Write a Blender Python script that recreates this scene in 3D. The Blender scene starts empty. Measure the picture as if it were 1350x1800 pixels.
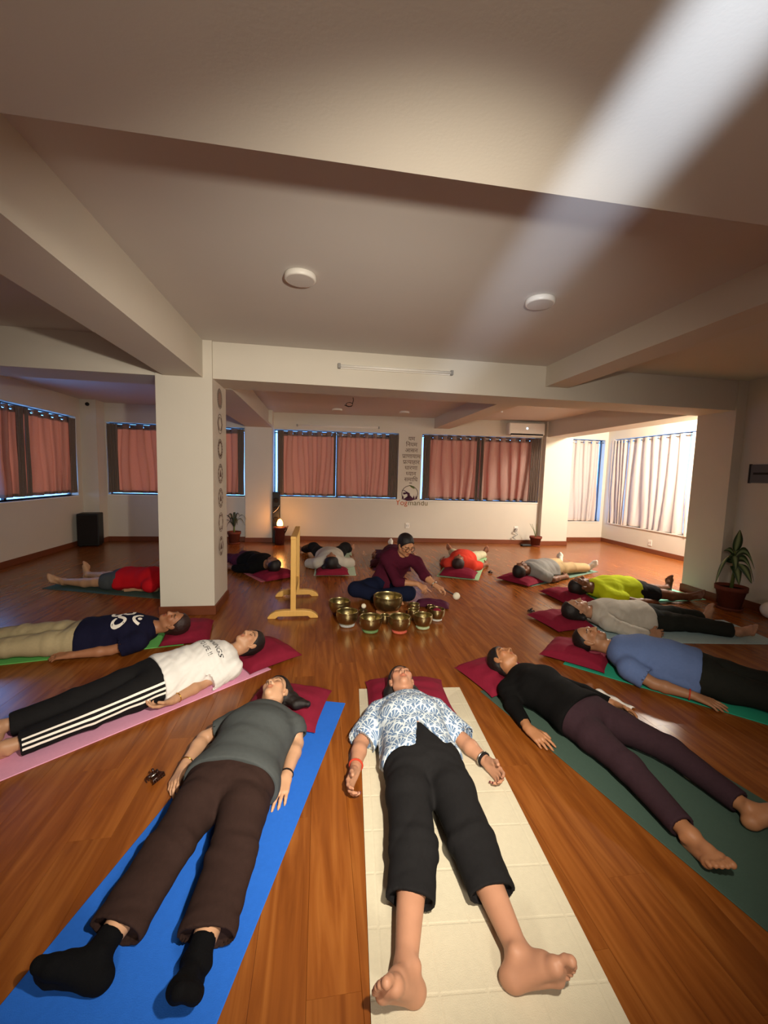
import bpy, math, random
import numpy as np
from mathutils import Vector, Matrix, noise
from mathutils.bvhtree import BVHTree

random.seed(7)
S = bpy.context.scene
COL = S.collection

# ------------------------------------------------------------------ camera
PITCH, ROLL, YAW, FPX = 0.0924054, 0.02764136, 0.15833983, 713.80
def camera_axes():
    fwd = Vector((math.sin(YAW), math.cos(YAW), 0)); right = Vector((math.cos(YAW), -math.sin(YAW), 0)); up = Vector((0, 0, 1))
    f2 = fwd*math.cos(PITCH) - up*math.sin(PITCH); u2 = up*math.cos(PITCH) + fwd*math.sin(PITCH)
    return right*math.cos(ROLL) + u2*math.sin(ROLL), u2*math.cos(ROLL) - right*math.sin(ROLL), f2
cam = bpy.data.cameras.new('camera'); cam_ob = bpy.data.objects.new('camera', cam); COL.objects.link(cam_ob)
cr, cu, cf = camera_axes()
m = Matrix.Identity(4)
for i in range(3):
    m[i][0] = cr[i]; m[i][1] = cu[i]; m[i][2] = -cf[i]
m.translation = (0, 0, 1.5)
cam_ob.matrix_world = m
cam.sensor_fit = 'VERTICAL'; cam.sensor_height = 36.0; cam.lens = FPX/1800*36.0
cam.clip_start = 0.05; cam.clip_end = 200
S.camera = cam_ob

# ------------------------------------------------------------------ world, lights, exposure
w = bpy.data.worlds.new('sky'); S.world = w; w.use_nodes = True
bg = w.node_tree.nodes['Background']
bg.inputs[0].default_value = (0.16, 0.42, 1.0, 1); bg.inputs[1].default_value = 6.2
S.view_settings.view_transform = 'Standard'; S.view_settings.look = 'None'
S.view_settings.gamma = 1.0; S.view_settings.use_curve_mapping = False
S.view_settings.exposure = -0.05
try:
    S.cycles.use_denoising = True
    S.cycles.max_bounces = 8; S.cycles.diffuse_bounces = 5; S.cycles.glossy_bounces = 3
    S.cycles.transmission_bounces = 4; S.cycles.transparent_max_bounces = 8
    S.cycles.sample_clamp_indirect = 4.0
    S.cycles.caustics_reflective = False; S.cycles.caustics_refractive = False
except Exception:
    pass

def light(name, kind, loc, power, color, target=None, **kw):
    d = bpy.data.lights.new(name, kind); d.energy = power; d.color = color
    for k, v in kw.items():
        setattr(d, k, v)
    o = bpy.data.objects.new(name, d); COL.objects.link(o); o.location = loc
    if target is not None:
        o.rotation_euler = (Vector(target) - Vector(loc)).to_track_quat('-Z', 'Y').to_euler()
    return o
WARM = (1.0, 0.90, 0.74)
# torch beside the photographer, lighting the near figures
light('key_torch', 'SPOT', (0.45, 0.18, 1.84), 420, WARM, (0.25, 3.6, 0.56), spot_size=math.radians(118), spot_blend=0.9, shadow_soft_size=0.035)
# added fill spot behind the camera, thrown down the middle of the room
light('back_fill_spot', 'SPOT', (0.40, -2.30, 1.95), 420, WARM, (-0.35, 4.33, 0.75), spot_size=math.radians(54), spot_blend=0.8, shadow_soft_size=0.25)
light('low_fill_point', 'POINT', (0.5, -1.9, 1.25), 40, (1.0, 0.92, 0.84), shadow_soft_size=0.3)  # added fill brightening the ceiling and beam undersides; no such lamp stands here
# ceiling lamp of the window bay behind the right-hand pillar
light('bay_lamp', 'POINT', (5.95, 5.65, 2.66), 600, (1.0, 0.90, 0.76), shadow_soft_size=0.10)
# added narrow spot imitating a lens-flare streak along the ceiling; no real torch
def flare_streak(loc, normal, centre, power, half_len, half_wid):
    d = bpy.data.lights.new('flare_streak_spot', 'SPOT'); d.energy = power; d.color = (0.70, 0.81, 1.0); d.spot_size = 2*half_len; d.spot_blend = 1.0; d.shadow_soft_size = 0.01
    o = bpy.data.objects.new('flare_streak_spot', d); COL.objects.link(o)
    n = Vector(normal).normalized(); z = -Vector(centre).normalized(); y = z.cross(n)
    M4 = Matrix((n, y, z)).transposed().to_4x4(); M4.translation = loc
    o.matrix_world = M4 @ Matrix.Diagonal((math.tan(half_wid)/math.tan(half_len), 1, 1, 1)); return o
flare_streak((-0.128, -0.163, 1.36), (-0.7891, 0.1019, 0.6057), (0.5137, 0.6501, 0.5599), 270, math.radians(42), math.radians(5.2))

# ------------------------------------------------------------------ helpers: colours and materials
def lin(h):
    h = h.lstrip('#'); c = [int(h[i:i+2], 16)/255 for i in (0, 2, 4)]
    return tuple(x/12.92 if x <= 0.04045 else ((x+0.055)/1.055)**2.4 for x in c)

def mat(name, color, rough=0.7, spec=0.35, metal=0.0, var=0.10, scale=40.0, bump=0.0, bscale=200.0, stretch=(1, 1, 1), sheen=0.0, emit=None, estr=0.0):
    if isinstance(color, str): color = lin(color)
    mt = bpy.data.materials.new(name); mt.use_nodes = True
    nt = mt.node_tree; b = nt.nodes['Principled BSDF']; L = nt.links.new
    b.inputs['Roughness'].default_value = rough; b.inputs['Metallic'].default_value = metal
    b.inputs['Specular IOR Level'].default_value = spec
    if sheen: b.inputs['Sheen Weight'].default_value = sheen
    tc = nt.nodes.new('ShaderNodeTexCoord'); mp = nt.nodes.new('ShaderNodeMapping')
    mp.inputs['Scale'].default_value = stretch; L(tc.outputs['Object'], mp.inputs['Vector'])
    if var > 0:
        n = nt.nodes.new('ShaderNodeTexNoise'); n.inputs['Scale'].default_value = scale; n.inputs['Detail'].default_value = 4
        L(mp.outputs[0], n.inputs['Vector'])
        r = nt.nodes.new('ShaderNodeMix'); r.data_type = 'RGBA'
        r.inputs['A'].default_value = (*[max(0, c*(1-var)) for c in color], 1); r.inputs['B'].default_value = (*[min(1, c*(1+var)) for c in color], 1)
        L(n.outputs['Fac'], r.inputs['Factor']); L(r.outputs['Result'], b.inputs['Base Color'])
    else:
        b.inputs['Base Color'].default_value = (*color, 1)
    if bump > 0:
        n2 = nt.nodes.new('ShaderNodeTexNoise'); n2.inputs['Scale'].default_value = bscale; n2.inputs['Detail'].default_value = 3
        L(mp.outputs[0], n2.inputs['Vector'])
        bp = nt.nodes.new('ShaderNodeBump'); bp.inputs['Strength'].default_value = bump; bp.inputs['Distance'].default_value = 0.004
        L(n2.outputs['Fac'], bp.inputs['Height']); L(bp.outputs[0], b.inputs['Normal'])
    if emit is not None:
        b.inputs['Emission Color'].default_value = (*emit, 1); b.inputs['Emission Strength'].default_value = estr
    return mt

M = {}
M['wall'] = mat('wall_paint', '#cec7ba', 0.85, 0.2, var=0.03, scale=3, bump=0.08, bscale=90)
M['ceil'] = mat('ceiling_paint', '#cfcac4', 0.85, 0.2, var=0.03, scale=2, bump=0.08, bscale=80)
M['skirt'] = mat('skirting_wood', '#6f3a22', 0.45, 0.4, var=0.2, scale=12, stretch=(1, 1, 6))
M['white_plastic'] = mat('white_plastic', '#e4e0d8', 0.4, 0.4, var=0.02)
M['grey_plastic'] = mat('grey_plastic', '#8c8a86', 0.5, 0.4, var=0.03)
M['black_plastic'] = mat('black_plastic', '#060607', 0.5, 0.35, var=0.1)
M['dark_gap'] = mat('dark_slot', '#1c1715', 0.8, 0.2, var=0.1)
M['alu'] = mat('window_frame_dark', '#3a3f48', 0.4, 0.5, metal=0.4, var=0.05)
M['chrome'] = mat('eyelet_metal', '#a9a6a2', 0.25, 0.5, metal=1.0, var=0.03)
M['pine'] = mat('pine_wood', '#d9ab5c', 0.5, 0.4, var=0.16, scale=14, stretch=(8, 8, 0.8), bump=0.05)
M['pine_dark'] = mat('pine_top_shade', '#8a5a3a', 0.55, 0.35, var=0.15, scale=14)
M['terracotta'] = mat('terracotta', '#70382a', 0.8, 0.2, var=0.15, scale=18, bump=0.1)
M['soil'] = mat('soil', '#2a1c14', 0.95, 0.1, var=0.4, scale=80, bump=0.4)
M['stem'] = mat('plant_stem', '#5c6b34', 0.6, 0.3, var=0.2)
M['maroon'] = mat('maroon_cotton', '#7c1a30', 0.85, 0.15, var=0.14, scale=30, bump=0.2, bscale=260)
M['plum'] = mat('plum_cloth', '#4a1830', 0.8, 0.2, var=0.2, scale=25, bump=0.25, bscale=120)
M['print_dark'] = mat('wall_print_dark', '#3a2628', 0.8, 0.1, var=0.05)
M['print_brown'] = mat('wall_print_brown', '#5a473c', 0.8, 0.1, var=0.05)
M['print_line'] = mat('wall_print_line', '#755c52', 0.8, 0.1, var=0.05)
M['print_plum'] = mat('wall_print_plum', '#4a2a3c', 0.8, 0.1, var=0.05)
M['print_green'] = mat('wall_print_green', '#5d6b3c', 0.8, 0.1, var=0.05)
M['print_orange'] = mat('wall_print_orange', '#b8552f', 0.8, 0.1, var=0.05)
M['print_olive'] = mat('wall_print_olive', '#6b6240', 0.8, 0.1, var=0.05)
M['ink_white'] = mat('white_ink', '#efe9df', 0.8, 0.1, var=0.02)
M['ink_black'] = mat('black_ink', '#26222a', 0.8, 0.1, var=0.02)
M['red_nail'] = mat('dark_red_nails', '#5a1420', 0.3, 0.5, var=0.05)
M['gold'] = mat('gold_metal', '#d9a850', 0.25, 0.5, metal=1.0, var=0.04)
M['silver'] = mat('silver_metal', '#b8b4ac', 0.3, 0.5, metal=1.0, var=0.04)
M['red_thread'] = mat('red_thread', '#b8402c', 0.8, 0.2, var=0.2, scale=120)
M['dark_thread'] = mat('dark_band', '#1c1616', 0.8, 0.2, var=0.1)
M['felt'] = mat('white_felt', '#e6dfc8', 0.95, 0.1, var=0.08, scale=60, bump=0.3)
M['dark_wood'] = mat('dark_wood', '#3a2018', 0.5, 0.4, var=0.2)
M['paper'] = mat('white_cloth', '#f2ece4', 0.85, 0.15, var=0.02)
M['cable_white'] = mat('white_cable', '#d8d2c6', 0.5, 0.3, var=0.03)
M['led'] = mat('blue_led', '#cfe6ff', 0.3, 0.4, var=0, emit=(0.55, 0.8, 1.0), estr=3.0)

# brass of the singing bowls
def brass():
    mt = mat('hammered_brass', '#b0a276', 0.32, 0.5, metal=1.0, var=0.25, scale=18)
    nt = mt.node_tree; b = nt.nodes['Principled BSDF']
    v = nt.nodes.new('ShaderNodeTexVoronoi'); v.inputs['Scale'].default_value = 55
    tc = nt.nodes.new('ShaderNodeTexCoord'); nt.links.new(tc.outputs['Object'], v.inputs['Vector'])
    bp = nt.nodes.new('ShaderNodeBump'); bp.inputs['Strength'].default_value = 0.25; bp.inputs['Distance'].default_value = 0.003
    nt.links.new(v.outputs['Distance'], bp.inputs['Height']); nt.links.new(bp.outputs[0], b.inputs['Normal'])
    return mt
M['brass'] = brass()

def floor_wood():
    mt = bpy.data.materials.new('laminate_wood'); mt.use_nodes = True
    nt = mt.node_tree; b = nt.nodes['Principled BSDF']; L = nt.links.new; N = nt.nodes.new
    tc = N('ShaderNodeTexCoord'); oi = N('ShaderNodeObjectInfo'); geo = N('ShaderNodeNewGeometry')
    add = N('ShaderNodeMath'); add.operation = 'ADD'; L(oi.outputs['Random'], add.inputs[0]); L(geo.outputs['Random Per Island'], add.inputs[1])
    mul = N('ShaderNodeMath'); mul.operation = 'MULTIPLY'; mul.inputs[1].default_value = 37.0; L(add.outputs[0], mul.inputs[0])
    comb = N('ShaderNodeCombineXYZ'); L(mul.outputs[0], comb.inputs[0]); L(mul.outputs[0], comb.inputs[1])
    va = N('ShaderNodeVectorMath'); va.operation = 'ADD'; L(tc.outputs['Object'], va.inputs[0]); L(comb.outputs[0], va.inputs[1])
    mp = N('ShaderNodeMapping'); mp.inputs['Scale'].default_value = (9, 0.8, 1); L(va.outputs[0], mp.inputs['Vector'])
    n = N('ShaderNodeTexNoise'); n.inputs['Scale'].default_value = 2.2; n.inputs['Detail'].default_value = 6; n.inputs['Distortion'].default_value = 0.9
    L(mp.outputs[0], n.inputs['Vector'])
    cr_ = N('ShaderNodeValToRGB'); e = cr_.color_ramp.elements
    e[0].position = 0.3; e[0].color = (*lin('#713b12'), 1); e[1].position = 0.72; e[1].color = (*lin('#995c26'), 1)
    mid = e.new(0.5); mid.color = (*lin('#864a1a'), 1)
    L(n.outputs['Fac'], cr_.inputs['Fac'])
    fr = N('ShaderNodeMath'); fr.operation = 'FRACT'; L(add.outputs[0], fr.inputs[0])
    hv = N('ShaderNodeHueSaturation'); mr = N('ShaderNodeMapRange'); mr.inputs['To Min'].default_value = 0.93; mr.inputs['To Max'].default_value = 1.06
    L(fr.outputs[0], mr.inputs['Value']); L(mr.outputs[0], hv.inputs['Value']); L(cr_.outputs['Color'], hv.inputs['Color'])
    L(hv.outputs['Color'], b.inputs['Base Color'])
    b.inputs['Roughness'].default_value = 0.27; b.inputs['Specular IOR Level'].default_value = 0.5
    return mt
M['floor'] = floor_wood()

def curtain_cloth(name, ca, cb, trc, fac):
    mt = bpy.data.materials.new(name); mt.use_nodes = True
    nt = mt.node_tree; N = nt.nodes.new; L = nt.links.new
    out = nt.nodes['Material Output']; b = nt.nodes['Principled BSDF']
    tc = N('ShaderNodeTexCoord'); mp = N('ShaderNodeMapping'); mp.inputs['Scale'].default_value = (60, 60, 14); L(tc.outputs['Object'], mp.inputs['Vector'])
    n = N('ShaderNodeTexNoise'); n.inputs['Scale'].default_value = 4; n.inputs['Detail'].default_value = 4; L(mp.outputs[0], n.inputs['Vector'])
    mx = N('ShaderNodeMix'); mx.data_type = 'RGBA'; mx.inputs['A'].default_value = (*lin(ca), 1); mx.inputs['B'].default_value = (*lin(cb), 1)
    L(n.outputs['Fac'], mx.inputs['Factor']); L(mx.outputs['Result'], b.inputs['Base Color'])
    b.inputs['Roughness'].default_value = 0.75; b.inputs['Specular IOR Level'].default_value = 0.25
    tr = N('ShaderNodeBsdfTranslucent'); tr.inputs['Color'].default_value = trc
    ms = N('ShaderNodeMixShader'); ms.inputs['Fac'].default_value = fac
    L(b.outputs[0], ms.inputs[1]); L(tr.outputs[0], ms.inputs[2]); L(ms.outputs[0], out.inputs['Surface'])
    return mt
M['curtain'] = curtain_cloth('curtain_cloth', '#7f6e66', '#9c8c84', (1.0, 0.10, 0.026, 1), 0.34)
M['curtain_lit'] = curtain_cloth('lit_curtain_cloth', '#c4b5aa', '#d6c8bd', (0.9, 0.45, 0.3, 1), 0.10)  # same cloth as elsewhere, bay lamplight painted in by the paler colour
M['lining'] = mat('curtain_lining', '#75665d', 0.8, 0.2, var=0.2, scale=60)

def window_glass():
    mt = bpy.data.materials.new('window_glass'); mt.use_nodes = True
    nt = mt.node_tree; N = nt.nodes.new; L = nt.links.new
    nt.nodes.remove(nt.nodes['Principled BSDF'])
    g = N('ShaderNodeBsdfGlossy'); g.inputs['Roughness'].default_value = 0.02
    t = N('ShaderNodeBsdfTransparent'); t.inputs['Color'].default_value = (0.93, 0.97, 0.98, 1)
    ms = N('ShaderNodeMixShader'); lw = N('ShaderNodeLayerWeight'); pw_ = N('ShaderNodeMath'); pw_.operation = 'POWER'; pw_.inputs[1].default_value = 4.0; L(lw.outputs['Facing'], pw_.inputs[0])
    fz = N('ShaderNodeMath'); fz.operation = 'MULTIPLY_ADD'; fz.inputs[1].default_value = 0.5; fz.inputs[2].default_value = 0.04; L(pw_.outputs[0], fz.inputs[0])
    L(fz.outputs[0], ms.inputs['Fac']); L(t.outputs[0], ms.inputs[1]); L(g.outputs[0], ms.inputs[2]); L(ms.outputs[0], nt.nodes['Material Output'].inputs['Surface'])
    return mt
M['glass'] = window_glass()

def leaf_material():
    mt = mat('variegated_leaf', '#2f4a22', 0.4, 0.4, var=0.25, scale=30)
    nt = mt.node_tree; N = nt.nodes.new; L = nt.links.new; b = nt.nodes['Principled BSDF']
    at = N('ShaderNodeAttribute'); at.attribute_name = 'rib'
    r = N('ShaderNodeValToRGB'); e = r.color_ramp.elements
    e[0].position = 0.15; e[0].color = (*lin('#8ea070'), 1); e[1].position = 0.6; e[1].color = (*lin('#26401e'), 1)
    L(at.outputs['Fac'], r.inputs['Fac']); L(r.outputs['Color'], b.inputs['Base Color'])
    return mt
M['leaf'] = leaf_material()

def skin_material():
    mt = bpy.data.materials.new('skin'); mt.use_nodes = True
    nt = mt.node_tree; N = nt.nodes.new; L = nt.links.new; b = nt.nodes['Principled BSDF']
    at = N('ShaderNodeAttribute'); at.attribute_name = 'tint'
    tc = N('ShaderNodeTexCoord'); n = N('ShaderNodeTexNoise'); n.inputs['Scale'].default_value = 28; n.inputs['Detail'].default_value = 4
    L(tc.outputs['Object'], n.inputs['Vector'])
    mr = N('ShaderNodeMapRange'); mr.inputs['To Min'].default_value = 0.9; mr.inputs['To Max'].default_value = 1.08; L(n.outputs['Fac'], mr.inputs['Value'])
    hv = N('ShaderNodeHueSaturation'); L(mr.outputs[0], hv.inputs['Value']); L(at.outputs['Color'], hv.inputs['Color']); L(hv.outputs['Color'], b.inputs['Base Color'])
    b.inputs['Roughness'].default_value = 0.5; b.inputs['Specular IOR Level'].default_value = 0.35
    return mt
M['skin'] = skin_material()
def hair_mat(name, c):
    return mat(name, c, 0.5, 0.4, var=0.5, scale=60, stretch=(3, 0.6, 3), bump=0.5, bscale=140)
M['hair'] = hair_mat('black_hair', '#150e0d')
M['hair_brown'] = hair_mat('dark_brown_hair', '#2a1512')
def cloth(name, c, var=0.12, bump=0.25, bscale=300, rough=0.9):
    return mat(name, c, rough, 0.12, var=var, scale=60, bump=bump, bscale=bscale)

def fan_print():
    """white cotton with slate-blue fan leaves in staggered rows, from object coordinates"""
    mt = bpy.data.materials.new('fan_leaf_print'); mt.use_nodes = True
    nt = mt.node_tree; N = nt.nodes.new; L = nt.links.new; b = nt.nodes['Principled BSDF']
    def mth(op, a, c=None):
        nd = N('ShaderNodeMath'); nd.operation = op
        for i, v in enumerate((a, c)):
            if v is None: continue
            if isinstance(v, (int, float)): nd.inputs[i].default_value = v
            else: L(v, nd.inputs[i])
        return nd.outputs[0]
    tc = N('ShaderNodeTexCoord'); sp = N('ShaderNodeSeparateXYZ'); L(tc.outputs['Object'], sp.inputs[0])
    nz = N('ShaderNodeTexNoise'); nz.inputs['Scale'].default_value = 14; L(tc.outputs['Object'], nz.inputs['Vector'])
    wob = mth('MULTIPLY', mth('SUBTRACT', nz.outputs['Fac'], 0.5), 0.6)
    y = mth('ADD', mth('MULTIPLY', sp.outputs['Y'], 1/0.052), wob)
    x = mth('ADD', mth('MULTIPLY', sp.outputs['X'], 1/0.080), wob)
    row = mth('FLOOR', y); yf = mth('FRACT', y)
    xs = mth('ADD', x, mth('MULTIPLY', row, 0.5)); xf = mth('SUBTRACT', mth('FRACT', xs), 0.5)
    ang = mth('ARCTAN2', mth('MULTIPLY', xf, 1.6), mth('ADD', yf, 0.12))
    ray = mth('SINE', mth('MULTIPLY', ang, 13.0))
    rad = mth('SQRT', mth('ADD', mth('MULTIPLY', mth('MULTIPLY', xf, xf), 3.2), mth('MULTIPLY', yf, yf)))
    edge = mth('LESS_THAN', mth('ABSOLUTE', mth('SUBTRACT', rad, 0.88)), 0.09)
    k = mth('MULTIPLY', mth('GREATER_THAN', ray, -0.55), mth('SUBTRACT', 1.0, edge))
    mx = N('ShaderNodeMix'); mx.data_type = 'RGBA'; mx.inputs['A'].default_value = (*lin('#d2dce2'), 1); mx.inputs['B'].default_value = (*lin('#6a82a2'), 1)
    L(k, mx.inputs['Factor']); L(mx.outputs['Result'], b.inputs['Base Color'])
    b.inputs['Roughness'].default_value = 0.85; b.inputs['Specular IOR Level'].default_value = 0.15
    return mt
M['fan'] = fan_print()

# ------------------------------------------------------------------ helpers: meshes and objects
class MB:
    """collects shapes and links them as ONE mesh object"""
    def __init__(s): s.v = []; s.f = []
    def add(s, v, f):
        o = len(s.v); s.v += [tuple(p) for p in v]; s.f += [tuple(i+o for i in q) for q in f]; return s
    def box(s, x0, x1, y0, y1, z0, z1, mtx=None):
        v = [Vector((x, y, z)) for x in (x0, x1) for y in (y0, y1) for z in (z0, z1)]
        if mtx is not None: v = [mtx @ p for p in v]
        return s.add(v, [(0, 1, 3, 2), (4, 6, 7, 5), (0, 4, 5, 1), (2, 3, 7, 6), (0, 2, 6, 4), (1, 5, 7, 3)])
    def tube(s, pts, r, n=8, cap=True):
        pts = [Vector(p) for p in pts]; rs = r if isinstance(r, (list, tuple)) else [r]*len(pts)
        v = []; prev = None
        for i, p in enumerate(pts):
            d = (pts[min(i+1, len(pts)-1)] - pts[max(i-1, 0)]).normalized()
            a = prev if prev is not None else (Vector((0, 0, 1)) if abs(d.z) < 0.9 else Vector((1, 0, 0)))
            u = (a - d*a.dot(d)).normalized(); prev = u; wv = d.cross(u)
            v += [p + (u*math.cos(2*math.pi*k/n) + wv*math.sin(2*math.pi*k/n))*rs[i] for k in range(n)]
        f = []
        for i in range(len(pts)-1):
            for k in range(n):
                f.append((i*n+k, i*n+(k+1) % n, (i+1)*n+(k+1) % n, (i+1)*n+k))
        if cap: f += [tuple(range(n-1, -1, -1)), tuple((len(pts)-1)*n+k for k in range(n))]
        return s.add(v, f)
    def lathe(s, prof, n=24, c=(0, 0, 0), sx=1, sy=1):
        v = []; f = []; c = Vector(c)
        for r, z in prof:
            v += [c + Vector((r*math.cos(2*math.pi*k/n)*sx, r*math.sin(2*math.pi*k/n)*sy, z)) for k in range(n)]
        for i in range(len(prof)-1):
            for k in range(n):
                f.append((i*n+k, i*n+(k+1) % n, (i+1)*n+(k+1) % n, (i+1)*n+k))
        return s.add(v, f)
    def torus(s, c, axis, R, r, n=20, k=6, e=(1, 1)):
        c = Vector(c); ax = Vector(axis).normalized(); a = Vector((0, 0, 1)) if abs(ax.z) < 0.9 else Vector((1, 0, 0))
        u = (a - ax*a.dot(ax)).normalized(); wv = ax.cross(u); v = []; f = []
        for i in range(n):
            t = 2*math.pi*i/n; d = u*math.cos(t)*e[0] + wv*math.sin(t)*e[1]
            for j in range(k):
                q = 2*math.pi*j/k; v.append(c + d*R + d.normalized()*r*math.cos(q) + ax*r*math.sin(q))
        for i in range(n):
            for j in range(k):
                f.append((i*k+j, ((i+1) % n)*k+j, ((i+1) % n)*k+(j+1) % k, i*k+(j+1) % k))
        return s.add(v, f)
    def ball(s, c, r, n=12, mm=8):
        rr = r if isinstance(r, (tuple, list)) else (r, r, r); c = Vector(c); v = []; f = []
        for i in range(mm+1):
            t = math.pi*i/mm
            for k in range(n):
                v.append(c + Vector((rr[0]*math.sin(t)*math.cos(2*math.pi*k/n), rr[1]*math.sin(t)*math.sin(2*math.pi*k/n), -rr[2]*math.cos(t))))
        for i in range(mm):
            for k in range(n):
                f.append((i*n+k, i*n+(k+1) % n, (i+1)*n+(k+1) % n, (i+1)*n+k))
        return s.add(v, f)
    def mesh(s, name, material, smooth=False):
        me = bpy.data.meshes.new(name); me.from_pydata(s.v, [], s.f); me.validate(); me.update()
        if material is not None: me.materials.append(material)
        if smooth: me.shade_smooth()
        return me
    def build(s, name, material, parent=None, smooth=False, loc=None):
        return link(name, s.mesh(name, material, smooth), parent, loc)

def link(name, me, parent=None, loc=None):
    o = bpy.data.objects.new(name, me); COL.objects.link(o)
    if parent is not None: o.parent = parent
    if loc is not None: o.location = loc
    return o
def bevel(o, width=0.004, seg=2):
    b = o.modifiers.new('bevel', 'BEVEL'); b.width = width; b.segments = seg; b.limit_method = 'ANGLE'; return o
def tag(o, label, cat, group=None, kind=None):
    o['label'] = label; o['category'] = cat
    if group: o['group'] = group
    if kind: o['kind'] = kind
    return o
def thing(name, label, cat, loc=(0, 0, 0), rz=0.0, group=None):
    o = bpy.data.objects.new(name, None); COL.objects.link(o); o.location = loc; o.rotation_euler = (0, 0, rz); o.empty_display_size = 0.1
    return tag(o, label, cat, group)
def struct(o):
    o['kind'] = 'structure'; return o

# ------------------------------------------------------------------ the setting
CEIL = 2.758; BEAM = 2.40; SIDEBEAM = 2.535
def wall_boxes(p0, p1, thick, z0, z1, openings):
    """wall whose room face runs p0->p1 (room on the right-hand side of p0->p1 is outside -> thickness goes left)"""
    p0 = Vector((*p0, 0)); p1 = Vector((*p1, 0)); d = (p1-p0); Ln = d.length; d.normalize(); nrm = Vector((-d.y, d.x, 0))
    mt = Matrix(((d.x, nrm.x, 0, p0.x), (d.y, nrm.y, 0, p0.y), (0, 0, 1, 0), (0, 0, 0, 1)))
    b = MB(); xs = 0
    for (u0, u1, a, c) in sorted(openings):
        if u0 > xs: b.box(xs, u0, 0, thick, z0, z1, mt)
        if a > z0: b.box(u0, u1, 0, thick, z0, a, mt)
        if c < z1: b.box(u0, u1, 0, thick, c, z1, mt)
        xs = u1
    if xs < Ln: b.box(xs, Ln, 0, thick, z0, z1, mt)
    return b, mt
FLOOR_T = 0.0
struct(MB().box(-4.9, 7.4, -2.9, 9.6, -0.14, -0.0085).build('floor', M['soil']))
floor_ob = bpy.data.objects['floor']
struct(MB().box(-4.9, 7.4, -2.9, 9.6, CEIL, CEIL+0.15).build('ceiling', M['ceil']))

# laminate planks: the 300 that show largest are parts, the rest one field
PW, PL, TH = 0.16, 1.25, 0.0085
def plank_geo(x0, x1, y0, y1):
    c = 0.0007
    v = [(x0, y0, -TH), (x1, y0, -TH), (x1, y1, -TH), (x0, y1, -TH), (x0, y0, -c), (x1, y0, -c), (x1, y1, -c), (x0, y1, -c),
         (x0+c, y0, 0), (x1-c, y0, 0), (x1-c, y1, 0), (x0+c, y1, 0)]
    f = [(0, 1, 5, 4), (1, 2, 6, 5), (2, 3, 7, 6), (3, 0, 4, 7), (4, 5, 9, 8), (5, 6, 10, 9), (6, 7, 11, 10), (7, 4, 8, 11), (8, 9, 10, 11)]
    return v, f
pl = []
x = -4.5
ci = 0
while x < 6.9:
    y = -2.5 - [0, .42, .83, .21, .64][ci % 5]*1.0
    while y < 9.2:
        y0, y1 = max(y, -2.5), min(y+PL, 9.2); cx, cy = x+PW/2, (y0+y1)/2
        ang = abs(math.atan2(cx, max(cy, 0.01)) - YAW)
        vis = (y1 > 0.7) and ang < math.radians(52) and (cx < 5.3 or cy > 4.6)
        pl.append((math.hypot(cx, cy) if vis else 1e3+math.hypot(cx, cy), x, y0, y1)); y += PL
    x += PW; ci += 1
pl.sort()
pv, pf = plank_geo(-PW/2+0.0003, PW/2-0.0003, -PL/2+0.0003, PL/2-0.0003)
plank_me = MB().add(pv, pf).mesh('plank', M['floor'])
field = MB(); cnt = 0
for d_, px, y0, y1 in pl:
    if cnt < 300 and abs((y1-y0)-PL) < 1e-4 and d_ < 1e3:
        link('plank', plank_me, floor_ob, (px+PW/2, (y0+y1)/2, 0)); cnt += 1
    else:
        field.add(*plank_geo(px+0.0003, px+PW-0.0003, y0+0.0003, y1-0.0003))
fo = field.build('plank_field', M['floor'], floor_ob); fo['kind'] = 'stuff'

WINDOWS = 0
def window(mtx, u0, u1, z0, z1, mullions, depth=0.125):
    global WINDOWS
    WINDOWS += 1
    fr = MB(); t = 0.018
    fr.box(u0, u1, depth, depth+0.04, z0, z0+t, mtx).box(u0, u1, depth, depth+0.04, z1-t, z1, mtx)
    fr.box(u0, u0+t, depth, depth+0.04, z0, z1, mtx).box(u1-t, u1, depth, depth+0.04, z0, z1, mtx)
    for q in mullions: fr.box(q-0.025, q+0.025, depth, depth+0.04, z0, z1, mtx)
    o = struct(fr.build('window_%d' % WINDOWS, M['alu']))
    ed = [u0+t] + sorted(mullions) + [u1-t]
    for a, c in zip(ed[:-1], ed[1:]):
        MB().box(a, c, depth+0.018, depth+0.022, z0+t, z1-t, mtx).build('pane', M['glass'], o)
    MB().box(u0-0.0, u1+0.0, -0.015, depth, z0-0.02, z0, mtx).build('sill', M['white_plastic'], o)
    return o

WLEFT_X = -4.5
b, mL = wall_boxes((WLEFT_X, -2.5), (WLEFT_X, 9.1), 0.2, 0, CEIL, [(7.7, 10.98, 0.95, 2.41)])
struct(b.build('wall_left', M['wall'])); window(mL, 7.7, 10.98, 0.95, 2.41, [9.34])
b, mBL = wall_boxes((WLEFT_X, 8.93), (-1.0, 8.93), 0.2, 0, CEIL, [(0.3, 2.935, 0.95, 2.385)])
struct(b.build('wall_back_left', M['wall'])); window(mBL, 0.3, 2.935, 0.95, 2.385, [1.62])
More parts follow.
